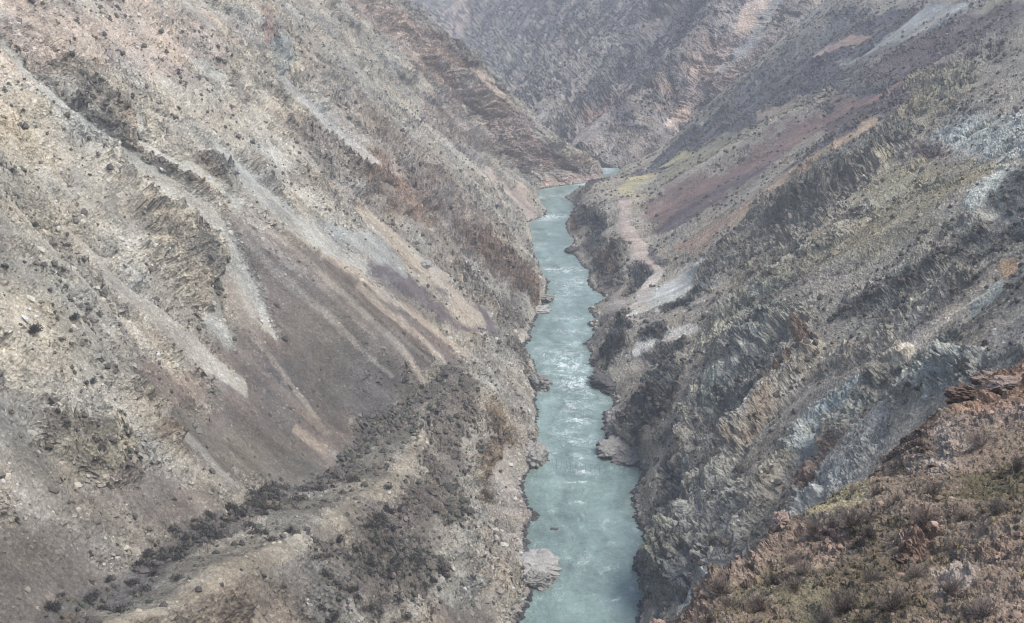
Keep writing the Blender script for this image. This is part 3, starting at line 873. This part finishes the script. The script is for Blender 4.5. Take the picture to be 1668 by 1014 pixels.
def zblend(n, t=.4):
    z = n*t+np.array([0, 0, 1-t]); return z/np.linalg.norm(z, axis=1)[:, None]

def shrub_cover():
    r = np.random.default_rng(21)
    P, Nn, Sz, C = [], [], [], []
    cand = []
    for side, n, nm in ((LW, 13000, 'left'), (RW, 12000, 'right')):
        clump = smooth(-.4, 1.0, .6*S(T_MID, side.Y/150, side.W/130)+.5*S(T_ROUGH, side.Y/60, side.W/60)+.6*S(T_MID, side.Y/130+.4, side.W/1500))
        d = np.clip(side.shrub, 0, 3)**1.15*(.18+clump)*(1-.55*np.clip(side.crag, 0, 1))
        d[:26] = 0
        qx, qy, _ = project(side.P); d = d*((qx > -120) & (qx < 1790) & (qy > -120) & (qy < 1120))
        p, nn, i, j = scatter(side, d, n, r)
        ok, dep = in_view(p)
        p, nn, i, j = p[ok], nn[ok], i[ok], j[ok]
        dens = side.shrub[i, j]
        s = np.exp(r.normal(0, .55, len(p)))*(.72+.55*np.minimum(dens, 1.2))
        s = np.clip(s, .4, 2.6)
        P.append(p); Nn.append(nn); Sz.append(s)
        tone = r.uniform(.75, 1.3, len(p))[:, None]
        pick = r.random(len(p))[:, None]
        c = np.where(pick < .62, srgb(92,88,85), np.where(pick < .85, srgb(102,96,86), srgb(86,91,82)))*tone
        C.append(c)
    clump = smooth(-.3, 1.0, S(T_MID, FM.Y/420, FM.W/300)+.6*S(T_ROUGH, FM.Y/160, FM.W/160))
    p, nn, i, j = scatter(FM, FM.shrub*(.2+clump), 26000, r); ok, dep = in_view(p); ok &= dep < 2300
    p, nn = p[ok], nn[ok]
    P.append(p); Nn.append(nn); Sz.append(np.clip(np.exp(r.normal(0, .4, len(p)))*1.9, 1, 5)); C.append(srgb(66,68,70)*r.uniform(.75, 1.3, len(p))[:, None])
    P, Nn, Sz, C = map(np.concatenate, (P, Nn, Sz, C))
    return P, Nn, Sz, C
sh_P, sh_N, sh_S, sh_C = shrub_cover()

def side_of(p):
    return 'left' if p[0] < np.interp(p[1], LBANK[:, 1], (LBANK[:, 0]))+5 else 'right'

def place_shrubs():
    """the 150 + 100 bushes that show largest stand as things; the rest is scrub"""
    px, py, dep = project(sh_P)
    vis = (px > 5) & (px < 1663) & (py > 5) & (py < 1009)
    app = np.where(vis, sh_S/dep, 0)
    app[(px > 1000) & (py > 640)] *= .2; app[dep > 1100] = 0
    order = np.argsort(-app)[:240]
    meshes = []
    for k, (V, T) in enumerate(SHRF):
        meshes.append(mesh_np('shrub', V, tris=T, mat=M_shrub_thing))
    r = np.random.default_rng(5)
    for k, q in enumerate(order):
        p = sh_P[q]; left = side_of(p) == 'left'
        o = link('shrub', meshes[k % 5])
        z = Vector(zblend(sh_N[q:q+1])[0]); 
        e = z.to_track_quat('Z', 'Y').to_euler(); o.rotation_euler = e
        o.location = Vector(p)-z*.06
        s = sh_S[q]; o.scale = (s, s, s*r.uniform(.8, 1.15))
        o['category'] = 'shrub'
        if left:
            if py[q] > 560:
                o['label'] = 'dark leafless shrub low on the stony slope across the river'; o['group'] = 'shrubs low on the slope across the river'
            else:
                o['label'] = 'small dark shrub high among the crags across the river'; o['group'] = 'shrubs among the crags across the river'
        else:
            o['label'] = 'grey brown shrub on the olive slope rising from the near bank'; o['group'] = 'shrubs on the near bank slope'
    rest = np.ones(len(sh_P), bool); rest[order] = False
    r = np.random.default_rng(6); n = rest.sum()
    V, T, C = merge_copies(SHR, sh_P[rest], sh_S[rest]*.95, r.uniform(0, 6.28, n), zblend(sh_N[rest]), r.integers(0, len(SHR), n), sh_C[rest])
    me = mesh_np('scrub', V, tris=T, mat=M_shrub, colors=C)
    link('scrub', me, kind='stuff', label='low dark scrub dotted over the slopes of the gorge', category='scrub')
place_shrubs()

def scree_stones():
    r = np.random.default_rng(31)
    P, Nn, Sz, C = [], [], [], []
    for side, n in ((LW, 40000), (RW, 12000)):
        d = (1-np.clip(side.crag, 0, 1))**2*(.25+smooth(-.3, 1.2, S(T_MID, side.Y/120+.4, side.W/200)))
        d[26:110] += .5; d[:25] = 0
        p, nn, i, j = scatter(side, d, n, r)
        ok, dep = in_view(p, 30)
        p, nn, i, j = p[ok], nn[ok], i[ok], j[ok]
        s = np.clip(.34*(1-r.random(len(p)))**(-.42), .34, 1.7)
        c = side.col[i, j]*(.65+np.minimum(1.3*r.random(len(p))[:, None]**1.8, (1.3/np.maximum(s, .6)**.9)[:, None]))
        P.append(p-nn*.12*s[:, None]); Nn.append(nn); Sz.append(s); C.append(np.clip(c, 0, .5))
    for bank, sgn in ((LBANK, -1), (RBANK, 1)):             # continuous stony rim of the river
        m = 3500; Y = np.exp(r.uniform(math.log(330), math.log(1150), m)); off = np.abs(r.normal(0, 2.0, m))-.8
        P.append(np.stack([np.interp(Y, bank[:, 1], bank[:, 0])+sgn*off, Y, np.maximum(off, 0)*.6-.05], -1))
        Nn.append(np.tile([0., 0, 1], (m, 1))); Sz.append(np.clip(.38*(1-r.random(m))**(-.45), .38, 1.8))
        wet = np.clip(1.3-off, 0, 1)[:, None]
        C.append((srgb(150,145,138)*(1-wet)+srgb(74,74,76)*wet)*r.uniform(.7, 1.3, m)[:, None])
    P, Nn, Sz, C = map(np.concatenate, (P, Nn, Sz, C)); n = len(P)
    Vv, T, Cc = merge_copies(STN, P, Sz, r.uniform(0, 6.28, n), zblend(Nn, .7), r.integers(0, len(STN), n), Cc if False else C)
    me = mesh_np('scree_stones', Vv, tris=T, mat=M_stone, colors=Cc)
    link('scree_stones', me, kind='stuff', label='loose broken stones strewn over the scree and the banks', category='stones')
scree_stones()

def rough_block(seed, dims, amp=.12, blocky=False):
    """a big rock: cut block, subdivided and roughened by broken-face noise"""
    import bmesh
    V, T = stone_shape(seed, 16 if blocky else 4, blocky)
    bm = bmesh.new()
    vs_ = [bm.verts.new(v) for v in V]
    for t in T: bm.faces.new([vs_[i] for i in t])
    for _ in range(3):
        bmesh.ops.subdivide_edges(bm, edges=bm.edges, cuts=1, use_grid_fill=True)
    A = np.array([v.co[:] for v in bm.verts])
    nrm = A/np.linalg.norm(A, axis=1)[:, None]
    q = seed*.137
    f = S(T_FAC, A[:, 0]*.06+q, A[:, 1]*.06+A[:, 2]*.05)*amp+S(T_FAC, A[:, 1]*.13+q, A[:, 2]*.11+A[:, 0]*.03+.3)*amp*.5+S(T_MID, A[:, 0]*.2+q, A[:, 2]*.2)*amp*.2
    A = A+nrm*f[:, None]
    A *= np.array(dims)
    bm.faces.ensure_lookup_table(); bm.verts.index_update()
    Q = np.array([[v.index for v in fc.verts] for fc in bm.faces if len(fc.verts) == 3])
    bm.free()
    return A, Q

def ground_at(side, px, py):
    i, j = side.find(px, py); return side.P[i, j], side.N0[i, j]

def big_rock(name, seed, pos, dims, rotz, mat, label, cat='rock', group=None, tilt=(0, 0), amp=.12):
    A, Q = rough_block(seed, dims, amp=amp, blocky=True)
    o = link(name, mesh_np(name, A, tris=Q, mat=mat))
    o.location = pos; o.rotation_euler = (tilt[0], tilt[1], rotz)
    o['label'] = label; o['category'] = cat
    if group: o['group'] = group
    return o

def named_rocks():
    p, n = ground_at(LW, 689, 436)
    big_rock('boulder', 11, p+n*1.3, (3.2, 2.6, 2.9), .4, M_pale, 'lone pale boulder sitting on the tan scree strip above the river', 'boulder')
    w = at_water(872, 925); big_rock('rock_slab', 12, w+np.array([.4, 1, 1.0]), (8.4, 10.0, 3.6), .25, M_pale, 'broad pale flat topped rock slab jutting into the river', 'rock', amp=.15)
    w = at_water(872, 950); big_rock('rock_slab', 17, w+np.array([.8, 0, 1.2]), (5.6, 4.8, 3.2), -.3, M_rock, 'low grey slab just below the pale flat topped rock', 'rock', amp=.15)
    w = at_water(866, 756); big_rock('rock_outcrop', 13, w+np.array([.8, 3, 2.5]), (6.0, 9.0, 6.5), -.2, M_rock, 'square grey brown rock block with a cracked face at the water', 'rock', amp=.12)
    w = at_water(884, 750); big_rock('rock_outcrop', 18, w+np.array([-1, 1, .5]), (4.0, 3.0, 1.8), .2, M_rock, 'small rock foot reaching into the water under the square block', 'rock', amp=.12)
    w = at_water(878, 632); big_rock('rock_outcrop', 14, w+np.array([.2, 2, 2.0]), (5.5, 9.0, 5.0), .3, M_rock, 'rounded brownish rock bluff beside the white rapids', 'rock', amp=.12)
    w = at_water(1000, 740); big_rock('rock_ledge', 15, w+np.array([2, 3, 1.6]), (10.0, 11.0, 4.0), .5, M_rock, 'grey layered rock ledge pointing into the river below the rapids', 'rock', amp=.13)
    w = at_water(1022, 752); big_rock('rock_ledge', 19, w+np.array([2, 2, 1.8]), (10.0, 8.0, 4.2), .2, M_rock, 'ridged rock shelf on the shore of the quiet river bend', 'rock', amp=.12)
    w = at_water(975, 727); big_rock('boulder', 16, w+np.array([0, 0, .4]), (1.5, 1.4, 1.3), 0, M_wet, 'black wet boulder at the tip of the layered ledge', 'boulder')
    w = at_water(975, 595); big_rock('rock_outcrop', 20, w+np.array([4, 2, 1.6]), (8.0, 7.0, 4.2), .2, M_wet, 'dark rounded rock knob facing the rapids', 'rock', amp=.13)
    w = at_water(985, 632); big_rock('rock_ledge', 21, w+np.array([2.5, 2, 1.8]), (9.0, 12.0, 4.0), .5, M_wet, 'dark jagged ledge slanting down to the river', 'rock', amp=.13)
    w = at_water(903, 862); big_rock('boulder', 22, w+np.array([0, 0, .05]), (1.6, 1.0, .6), 0, M_wet, 'single dark rock breaking the water in midstream', 'boulder')
    w = at_water(886, 506); big_rock('rock_ledge', 23, w+np.array([-3, 0, 1.0]), (7.5, 7.0, 2.8), .1, M_pale, 'pale rock ledge at the water under the brown cliff', 'rock', amp=.12)
    w = at_water(892, 488); big_rock('rock_ledge', 24, w+np.array([-3, 0, 1.6]), (7.5, 8.0, 3.6), -.2, M_rock, 'pointed brown rock spit under the brown cliff', 'rock', amp=.12)
    w = at_water(930, 410); big_rock('rock_ledge', 25, w+np.array([3, 0, 1.0]), (7.0, 8.0, 3.0), .1, M_wet, 'low dark rock tongue at the bend of the upper river', 'rock', amp=.12)

def bank_boulders():
    r = np.random.default_rng(77)
    meshes = [mesh_np('boulder', *(lambda q: (q[0],))(rough_block(400+k, (1, .85, .7), amp=.14)), tris=rough_block(400+k, (1, .85, .7), amp=.14)[1], mat=M_wet if k < 3 else M_rock) for k in range(6)]
    for bank, sgn, n, where in ((LBANK, -1, 120, 'far'), (RBANK, 1, 110, 'near')):
        for k in range(n):
            Y = math.exp(r.uniform(math.log(330), math.log(800)))
            x = np.interp(Y, bank[:, 1], bank[:, 0])
            off = abs(r.normal(0, 1.6))-.9
            s = float(np.clip(.55*(1-r.random())**(-.45), .5, 2.2))
            o = link('boulder', meshes[k % 3 if off < .8 else 3+k % 3])
            o.location = (x+sgn*off, Y, max(0, off)*.55+.1*s)
            o.scale = (s, s*r.uniform(.8, 1.3), s*r.uniform(.6, 1)); o.rotation_euler = (r.normal(0, .2), r.normal(0, .2), r.uniform(0, 6.28))
            o['category'] = 'boulder'
            if where == 'far':
                o['label'] = 'dark shoreline boulder below the pale gravel of the scree bank'; o['group'] = 'boulders along the scree bank shore'
            else:
                o['label'] = 'dark shoreline boulder under the dark cliffs of the near bank'; o['group'] = 'boulders along the cliff bank shore'
named_rocks(); bank_boulders()

def river_cable():
    """old cable with hanging droppers slung over the river"""
    a = np.array([np.interp(462, LBANK[:, 1], LBANK[:, 0])-7, 465.0, 10.5]); b = np.array([np.interp(452, RBANK[:, 1], RBANK[:, 0])+6, 452.0, 9.0])
    import bmesh
    root = bpy.data.objects.new('hanging_cable', None); COL.objects.link(root); root.location = a
    root['label'] = 'thin sagging cable with short hanging droppers across the river'; root['category'] = 'cable'
    m, n, p = new_mat('rusty_wire'); p.inputs['Base Color'].default_value = (*srgb(70,72,72), 1)
    def tube(pts, r):
        V, Q = [], []
        for q in pts:
            for k in range(4):
                an = k*math.pi/2; V.append(q+np.array([0, math.cos(an)*r, math.sin(an)*r]) if abs(pts[-1][2]-pts[0][2]) < 2.5 else q+np.array([math.cos(an)*r, math.sin(an)*r, 0]))
        for i in range(len(pts)-1):
            for k in range(4): Q.append((i*4+k, i*4+(k+1) % 4, i*4+4+(k+1) % 4, i*4+4+k))
        return np.array(V), np.array(Q)
    curve = lambda t: a+(b-a)*t+np.array([0, 0, -4*3.2*t*(1-t)])
    pts = [curve(t)-a for t in np.linspace(0, 1, 40)]
    V, Q = tube(pts, .015); o = link('cable', mesh_np('cable', V, quads=Q, mat=m)); o.parent = root
    r = np.random.default_rng(4)
    for k, t in enumerate(np.linspace(.14, .9, 24)):
        if r.random() < .15: continue
        c = curve(t)-a; L = r.uniform(2.6, 4.4); sw = r.normal(0, .35)
        V, Q = tube([c, c+np.array([sw, 0, -L])], .035)
        o = link('dropper', mesh_np('dropper', V, quads=Q, mat=m)); o.parent = root
river_cable()

# ------------------------------------------------------------------ near slope
CREST = [(1668,598,92),(1605,612,86),(1575,637,84),(1511,680,80),(1460,734,76),(1427,771,73),(1316,828,68),(1269,855,66),(1209,902,63),(1142,940,60),
         (1108,990,58),(1050,1004,57),(990,1060,55),(900,1150,51),(760,1300,46)]
INNER = [(1668,1014,40),(1400,1014,44),(1200,1014,51),(1668,800,58),(1500,850,57),(1350,920,56),(1600,700,74),(1250,960,58),(1668,1300,30),(1300,1300,33),(1000,1300,38),
         (1820,520,102),(1900,450,108),(1900,700,68),(1900,1014,40),(2200,250,124),(2200,1014,38)]
def make_near():
    K = [at_Y(p[0]+10, p[1]+12, p[2]) for p in CREST]+[at_Y(*p) for p in INNER]
    out = np.array([-.5, .87, 0])
    for p in CREST+[(1820,520,102),(1900,450,108),(2200,250,124)]:
        q = at_Y(p[0]+10, p[1]+12, p[2])
        for d, dz in ((5, -6), (16, -27), (40, -90), (70, -160)):
            K.append(q+out*d+np.array([0, 0, dz]))
    K = np.array(K); n = len(K)
    U = lambda r2: .5*r2*np.log(np.maximum(r2, 1e-9))
    d2 = ((K[:, None, :2]-K[None, :, :2])**2).sum(-1)
    A = np.zeros((n+3, n+3)); A[:n, :n] = U(d2)+np.eye(n)*.5
    A[:n, n] = 1; A[:n, n+1:] = K[:, :2]; A[n:, :n] = A[:n, n:].T
    c = np.linalg.solve(A, np.concatenate([K[:, 2], [0, 0, 0]]))
    def zz(x, y):
        sh = x.shape; x = x.ravel(); y = y.ravel(); z = c[n]+c[n+1]*x+c[n+2]*y
        for k in range(n): z = z+c[k]*U((x-K[k, 0])**2+(y-K[k, 1])**2)
        return z.reshape(sh)
    th = np.radians(np.linspace(-12, 44, 1250)); rr = np.exp(np.linspace(math.log(26), math.log(150), 1150))
    # coarse evaluation, then interpolated onto the fine grid
    ci = np.linspace(0, 1149, 180); cj = np.linspace(0, 1249, 180)
    rc = np.exp(np.interp(ci, [0, 1149], [math.log(26), math.log(150)])); tc = np.interp(cj, [0, 1249], [th[0], th[-1]])
    Zc = zz(rc[:, None]*np.sin(tc)[None, :], rc[:, None]*np.cos(tc)[None, :])
    Zi = pchip(ci, Zc, np.arange(1150.)); Z = pchip(cj, Zi.T, np.arange(1250.)).T
    P = np.stack([rr[:, None]*np.sin(th)[None, :], rr[:, None]*np.cos(th)[None, :], Z], -1)
    Nr = Side.__new__(Side); Nr.init(P)
    Nr.Y = np.broadcast_to((th*60)[None, :], P.shape[:2]).copy()
    Nr.W = np.broadcast_to((60*np.log(rr))[:, None], P.shape[:2]).copy()
    sh = P.shape[:2]
    Nr.col = np.broadcast_to(srgb(124,112,101).astype(F32), sh+(3,)).copy()
    Nr.crag = np.full(sh, .25, F32); Nr.shrub = np.full(sh, .5, F32); Nr.bulge = np.zeros(sh, F32)
    a, b = Nr.Y, Nr.W
    Nr.wob1 = S(T_MID, a/22, b/22); Nr.wob2 = S(T_MID, a/22+.5, b/22+.3); Nr.wobf = S(T_ROUGH, a/9, b/9)
    p = Nr.patch
    ORG = (136,120,109); PNK = (154,144,136); OLI = (112,106,90); DRK = (98,92,86); YEL = (146,138,114)
    p([(1350,1000,90),(1200,960,40)], OLI, .1, .9)
    p([(1480,930,70),(1350,930,50)], (104,95,82), .2, .9)
    p([(1640,960,60)], (122,109,99), .3, .3)
    p([(1420,790,16),(1370,805,18),(1320,825,16)], YEL, .1, .5)
    p([(1640,790,50),(1560,800,30)], (98,92,76), .2, .9)
    p([(1340,860,22),(1400,850,26),(1390,880,20)], DRK, .3, 1.0)
    p([(1668,620,24),(1610,640,28),(1560,660,20)], (148,124,108), 1.0, .1)
    p([(1660,680,26),(1590,690,20)], (129,117,109), .9, .2)
    p([(1540,740,34),(1490,750,26)], PNK, 1.0, .1)
    p([(1510,690,26),(1475,720,14)], (104,92,84), .9, .2)
    p([(1470,690,8),(1450,740,8)], (100,88,82), 1.0, .1)
    p([(1595,742,12)], ORG, .6, .1)
    p([(1500,860,30),(1480,890,20)], (128,110,98), .9, .2)
    p([(1475,870,10)], ORG, 1.0, 0)
    p([(1360,880,22),(1300,880,20)], ORG, .8, .2)
    p([(1270,870,14),(1240,890,16)], (134,120,110), 1.0, .1)
    p([(1200,920,20),(1220,950,18),(1140,960,14)], (131,119,109), 1.1, .15)
    p([(1140,985,14),(1110,1000,10)], ORG, 1.0, .1)
    p([(1050,1012,14)], PNK, .8, 0)
    p([(1620,900,22)], (138,122,110), .9, .05)
    p([(1560,930,30)], PNK, .6, .1)
    p([(1650,990,40)], (133,120,110), .5, .2)
    cr = np.clip(Nr.crag+Nr.wobf*.12, 0, 1.2)
    wx = S(T_MID, a/30, b/30)*.5
    D = S(T_MID, a/40+.2, b/40)*.35
    g1 = S(T_FAC, (a+.4*b+wx)/95, (b+wx)/60); g2 = S(T_FAC, (a+.4*b+wx)/34+.3, (b+wx)/22); g3 = S(T_FAC, a/13, b/11+.6)
    D = D+cr*(g1*.32+g2*.20+g3*.09)+S(T_MID, a/14, b/14)*.06+S(T_FAC, a/8+.2, b/8)*.025
    Nr.P = P+Nr.N0*D[..., None]
    c1 = SN(T_CID, (a+.4*b+wx)/34+.3, (b+wx)/22); c2 = SN(T_CID, a/13, b/11+.6)
    v = 1+cr*((c1-.5)*.4+(c2-.5)*.45)+S(T_ROUGH, a/20, b/20)*.10+S(T_FINE, a/16, b/16)*.09
    Nr.col = np.clip(Nr.col*np.clip(v, .4, 1.8)[..., None].astype(F32)*np.array([1.06, 1.05, 1.02], F32), .015, .8)
    return Nr
NR = make_near()
M_near = terrain_mat('brown_stony_ground', 7.0, .5)
NR.build('near_slope', M_near)

def near_ok(p):
    px, py, d = project(p)
    return (px > 1010) & (px < 1700) & (py > 580) & (py < 1050) & (p[:, 2] > HC-60)

def twig_bush(seed, n=64):
    """bare bush: thin branching tapered twigs"""
    r = np.random.default_rng(seed); V, T = [], []
    def twig(a, b, r0, r1):
        d = b-a; d = d/(np.linalg.norm(d)+1e-9); s = np.cross(d, [.3, .5, .81]); s /= np.linalg.norm(s); t = np.cross(d, s)
        k = len(V)
        for q, rad in ((a, r0), (b, r1)):
            for an in (0, 2.094, 4.189): V.append(q+(s*math.cos(an)+t*math.sin(an))*rad)
        for e in range(3):
            f = (e+1) % 3; T.append((k+e, k+f, k+3+f)); T.append((k+e, k+3+f, k+3+e))
    for _ in range(n):
        az = r.uniform(0, 6.28); el = r.uniform(.35, 1.45)
        d = np.array([math.cos(az)*math.cos(el), math.sin(az)*math.cos(el), math.sin(el)])
        a = np.array([r.normal(0, .06), r.normal(0, .06), -.05]); L = r.uniform(.45, .85)
        m = a+d*L*.5+r.normal(0, .03, 3); b = m+(d+np.array([0, 0, .25])+r.normal(0, .18, 3))*L*.5
        twig(a, m, .011, .008); twig(m, b, .008, .004)
        for _k in range(10):
            t = r.uniform(.2, 1); o = m+(b-m)*t if r.random() < .7 else a+(m-a)*max(t, .4)
            e = d+r.normal(0, .55, 3)+np.array([0, 0, .2]); e /= np.linalg.norm(e)
            twig(o, o+e*r.uniform(.14, .34), .0055, .003)
    return np.array(V), np.array(T)

def near_things():
    r = np.random.default_rng(9)
    m_tw = stone_mat('bare_twigs', srgb(98,90,86), srgb(136,126,120), 3)
    tw = [mesh_np('bare_shrub', *(q[0],), tris=q[1], mat=m_tw) for q in (twig_bush(500+k) for k in range(5))]
    spots = [(1387,845,1.7),(1326,862,1.3),(1387,782,1.4),(1440,750,1.5),(1595,730,1.5),(1504,843,1.4),(1259,948,1.5),(1168,958,1.5),(1370,975,1.7),(1454,985,1.7),
             (1355,850,1.2),(1412,862,1.3),(1300,965,1.2),(1420,940,1.3),(1520,800,1.2),(1560,880,1.2),(1340,1005,1.4),(1240,1000,1.3),(1190,1000,1.3),(1490,930,1.2),
             (1630,850,1.3),(1655,760,1.4),(1545,960,1.3),(1600,1000,1.4),(1290,905,1.0),(1425,800,1.0),(1462,812,1.1),(1565,835,1.1),(1310,930,1.1),(1150,1005,1.2)]
    for k, (px, py, s) in enumerate(spots):
        i, j = NR.find(px, py+6)
        o = link('bare_shrub', tw[k % 5]); o.location = NR.P[i, j]
        o.rotation_euler = (r.normal(0, .12), r.normal(0, .12), r.uniform(0, 6.28)); s *= r.uniform(.68, .92); o.scale = (s, s, s*.85)
        o['category'] = 'shrub'; o['group'] = 'bare shrubs on the near slope'
        o['label'] = 'bare grey twiggy shrub rooted in the brown foreground slope'
    # loose stones that can be counted
    sm = [stone_mat('pink_stone', srgb(140,122,112), srgb(184,168,158), 2), stone_mat('rust_stone', srgb(110,94,84), srgb(146,126,114), 2)]
    sm_mesh = [[mesh_np('stone', q[0], tris=q[1], mat=m) for q in (rough_block(600+k, (1, .8, .6), amp=.12) for k in range(4))] for m in sm]
    dens = (NR.crag*.8+.25)
    P, Nn, i, j = scatter(NR, dens, 2500, r); ok = near_ok(P); P, Nn = P[ok][:130], Nn[ok][:130]
    for k in range(len(P)):
        w = int(r.random() < .35); s = float(np.clip(.16*(1-r.random())**(-.5), .16, .7))
        o = link('stone', sm_mesh[w][k % 4]); z = Vector(zblend(Nn[k:k+1], .7)[0])
        o.rotation_euler = z.to_track_quat('Z', 'Y').to_euler(); o.rotation_euler.rotate_axis('Z', r.uniform(0, 6.28))
        o.location = Vector(P[k])+z*s*.15; o.scale = (s, s, s)
        o['category'] = 'stone'
        o['label'] = ('rust brown' if w else 'pale pinkish')+' angular stone lying on the brown foreground slope'
        o['group'] = ('rust' if w else 'pale pink')+' stones on the near slope'
    for px, py, dims, w, lab in [(1606,618,(1.3,.9,.75),0,'pale block perched on the skyline of the brown foreground slope'),
                              (1572,648,(1.5,1.0,1.0),1,'orange faced boulder on the rim just below the pale perched block'),
                              (1640,632,(1.5,1.0,.7),0,'flat pinkish slab on the rim right beside the perched block'),
                              (1054,1006,(.55,.5,.8),0,'upright pinkish stone standing alone at the foot of the brown slope by the water'),
                              (1275,866,(.6,.5,.8),0,'small upright pinkish stone on the rim above the grey chute'),
                              (1476,880,(.7,.6,1.2),1,'tall rusty rock face half way down the brown slope')]:
        i, j = NR.find(px, py)
        big_rock('boulder', 40+len(lab), Vector(NR.P[i, j])+Vector((0, 0, dims[2]*.3)), dims, r.uniform(-.5, .5), sm[w], lab, 'boulder', amp=.16)
    # small stones and dry grass: ground cover
    P, Nn, i, j = scatter(NR, NR.crag*.9+.25, 30000, r); ok = near_ok(P); P, Nn, i, j = P[ok], Nn[ok], i[ok], j[ok]; n = len(P)
    s = np.clip(.045*(1-r.random(n))**(-.55), .045, .3)
    c = np.where((r.random(n) < .5)[:, None], NR.col[i, j]*r.uniform(.7, 1.5, n)[:, None], srgb(170,146,134)*r.uniform(.5, 1.2, n)[:, None])
    V, T, C = merge_copies(STN, P, s, r.uniform(0, 6.28, n), zblend(Nn, .7), r.integers(0, len(STN), n), np.clip(c, .02, .7))
    link('rubble', mesh_np('rubble', V, tris=T, mat=M_stone, colors=C), kind='stuff', label='small broken stones covering the brown foreground slope', category='rubble')
    tuft = []
    for k in range(5):
        q = np.random.default_rng(700+k); V, T = [], []
        for _ in range(16):
            az = q.uniform(0, 6.28); le = q.uniform(.1, .55); h = q.uniform(.5, 1.0); b = np.array([q.normal(0, .12), q.normal(0, .12), -.05])
            d = np.array([math.cos(az)*le, math.sin(az)*le, h]); sx = np.array([-math.sin(az), math.cos(az), 0])*.045
            v = len(V); V += [b-sx, b+sx, b+d*.6+sx*.7, b+d*.6-sx*.7, b+d+np.array([d[0], d[1], -.15])*.35]
            T += [(v, v+1, v+2), (v, v+2, v+3), (v+3, v+2, v+4)]
        tuft.append((np.array(V), np.array(T)))
    cl = smooth(-.6, .9, S(T_MID, NR.Y/14, NR.W/14+.2)); 
    P, Nn, i, j = scatter(NR, NR.shrub**1.5*cl*(1.2-np.clip(NR.crag, 0, 1.1)), 22000, r); ok = near_ok(P); P, Nn, i, j = P[ok], Nn[ok], i[ok], j[ok]; n = len(P)
    s = r.uniform(.16, .42, n)
    lum = NR.col[i, j].mean(-1)[:, None]
    pick = r.random(n)[:, None]
    c = np.where(pick < .45, srgb(108,101,82), np.where(pick < .75, srgb(94,87,79), srgb(136,125,98)))*np.clip(lum/.12, .6, 1.5)*r.uniform(.7, 1.25, n)[:, None]
    V, T, C = merge_copies(tuft, P, s, r.uniform(0, 6.28, n), zblend(Nn, .2), r.integers(0, 5, n), c)
    link('dry_grass', mesh_np('dry_grass', V, tris=T, mat=M_shrub, colors=C), kind='stuff', label='dry olive and yellow grass on the brown foreground slope', category='grass')
near_things()

# ------------------------------------------------------------------ air
def make_haze():
    lo = np.array([-1500, -60, -40.0]); hi = np.array([1700, 4200, 420.0])
    for o in (LW, RW, FM):
        lo = np.minimum(lo, o.P.reshape(-1, 3).min(0)-20); hi = np.maximum(hi, o.P.reshape(-1, 3).max(0)+12)
    v = np.array([[x, y, z] for x in (lo[0], hi[0]) for y in (lo[1], hi[1]) for z in (lo[2], hi[2])])
    q = np.array([[0,1,3,2],[4,6,7,5],[0,4,5,1],[2,3,7,6],[0,2,6,4],[1,5,7,3]])
    m = bpy.data.materials.new('haze'); m.use_nodes = True; n = m.node_tree; n.nodes.clear()
    out = n.nodes.new('ShaderNodeOutputMaterial'); pv = n.nodes.new('ShaderNodeVolumePrincipled')
    pv.inputs['Color'].default_value = (.84, .90, 1.0, 1)
    pv.inputs['Density'].default_value = HAZE_DENSITY
    n.links.new(pv.outputs[0], out.inputs['Volume'])
    me = mesh_np('haze', v, quads=q, mat=m)
    link('haze', me, kind='stuff', label='thin blue haze filling the river gorge', category='haze')
make_haze()
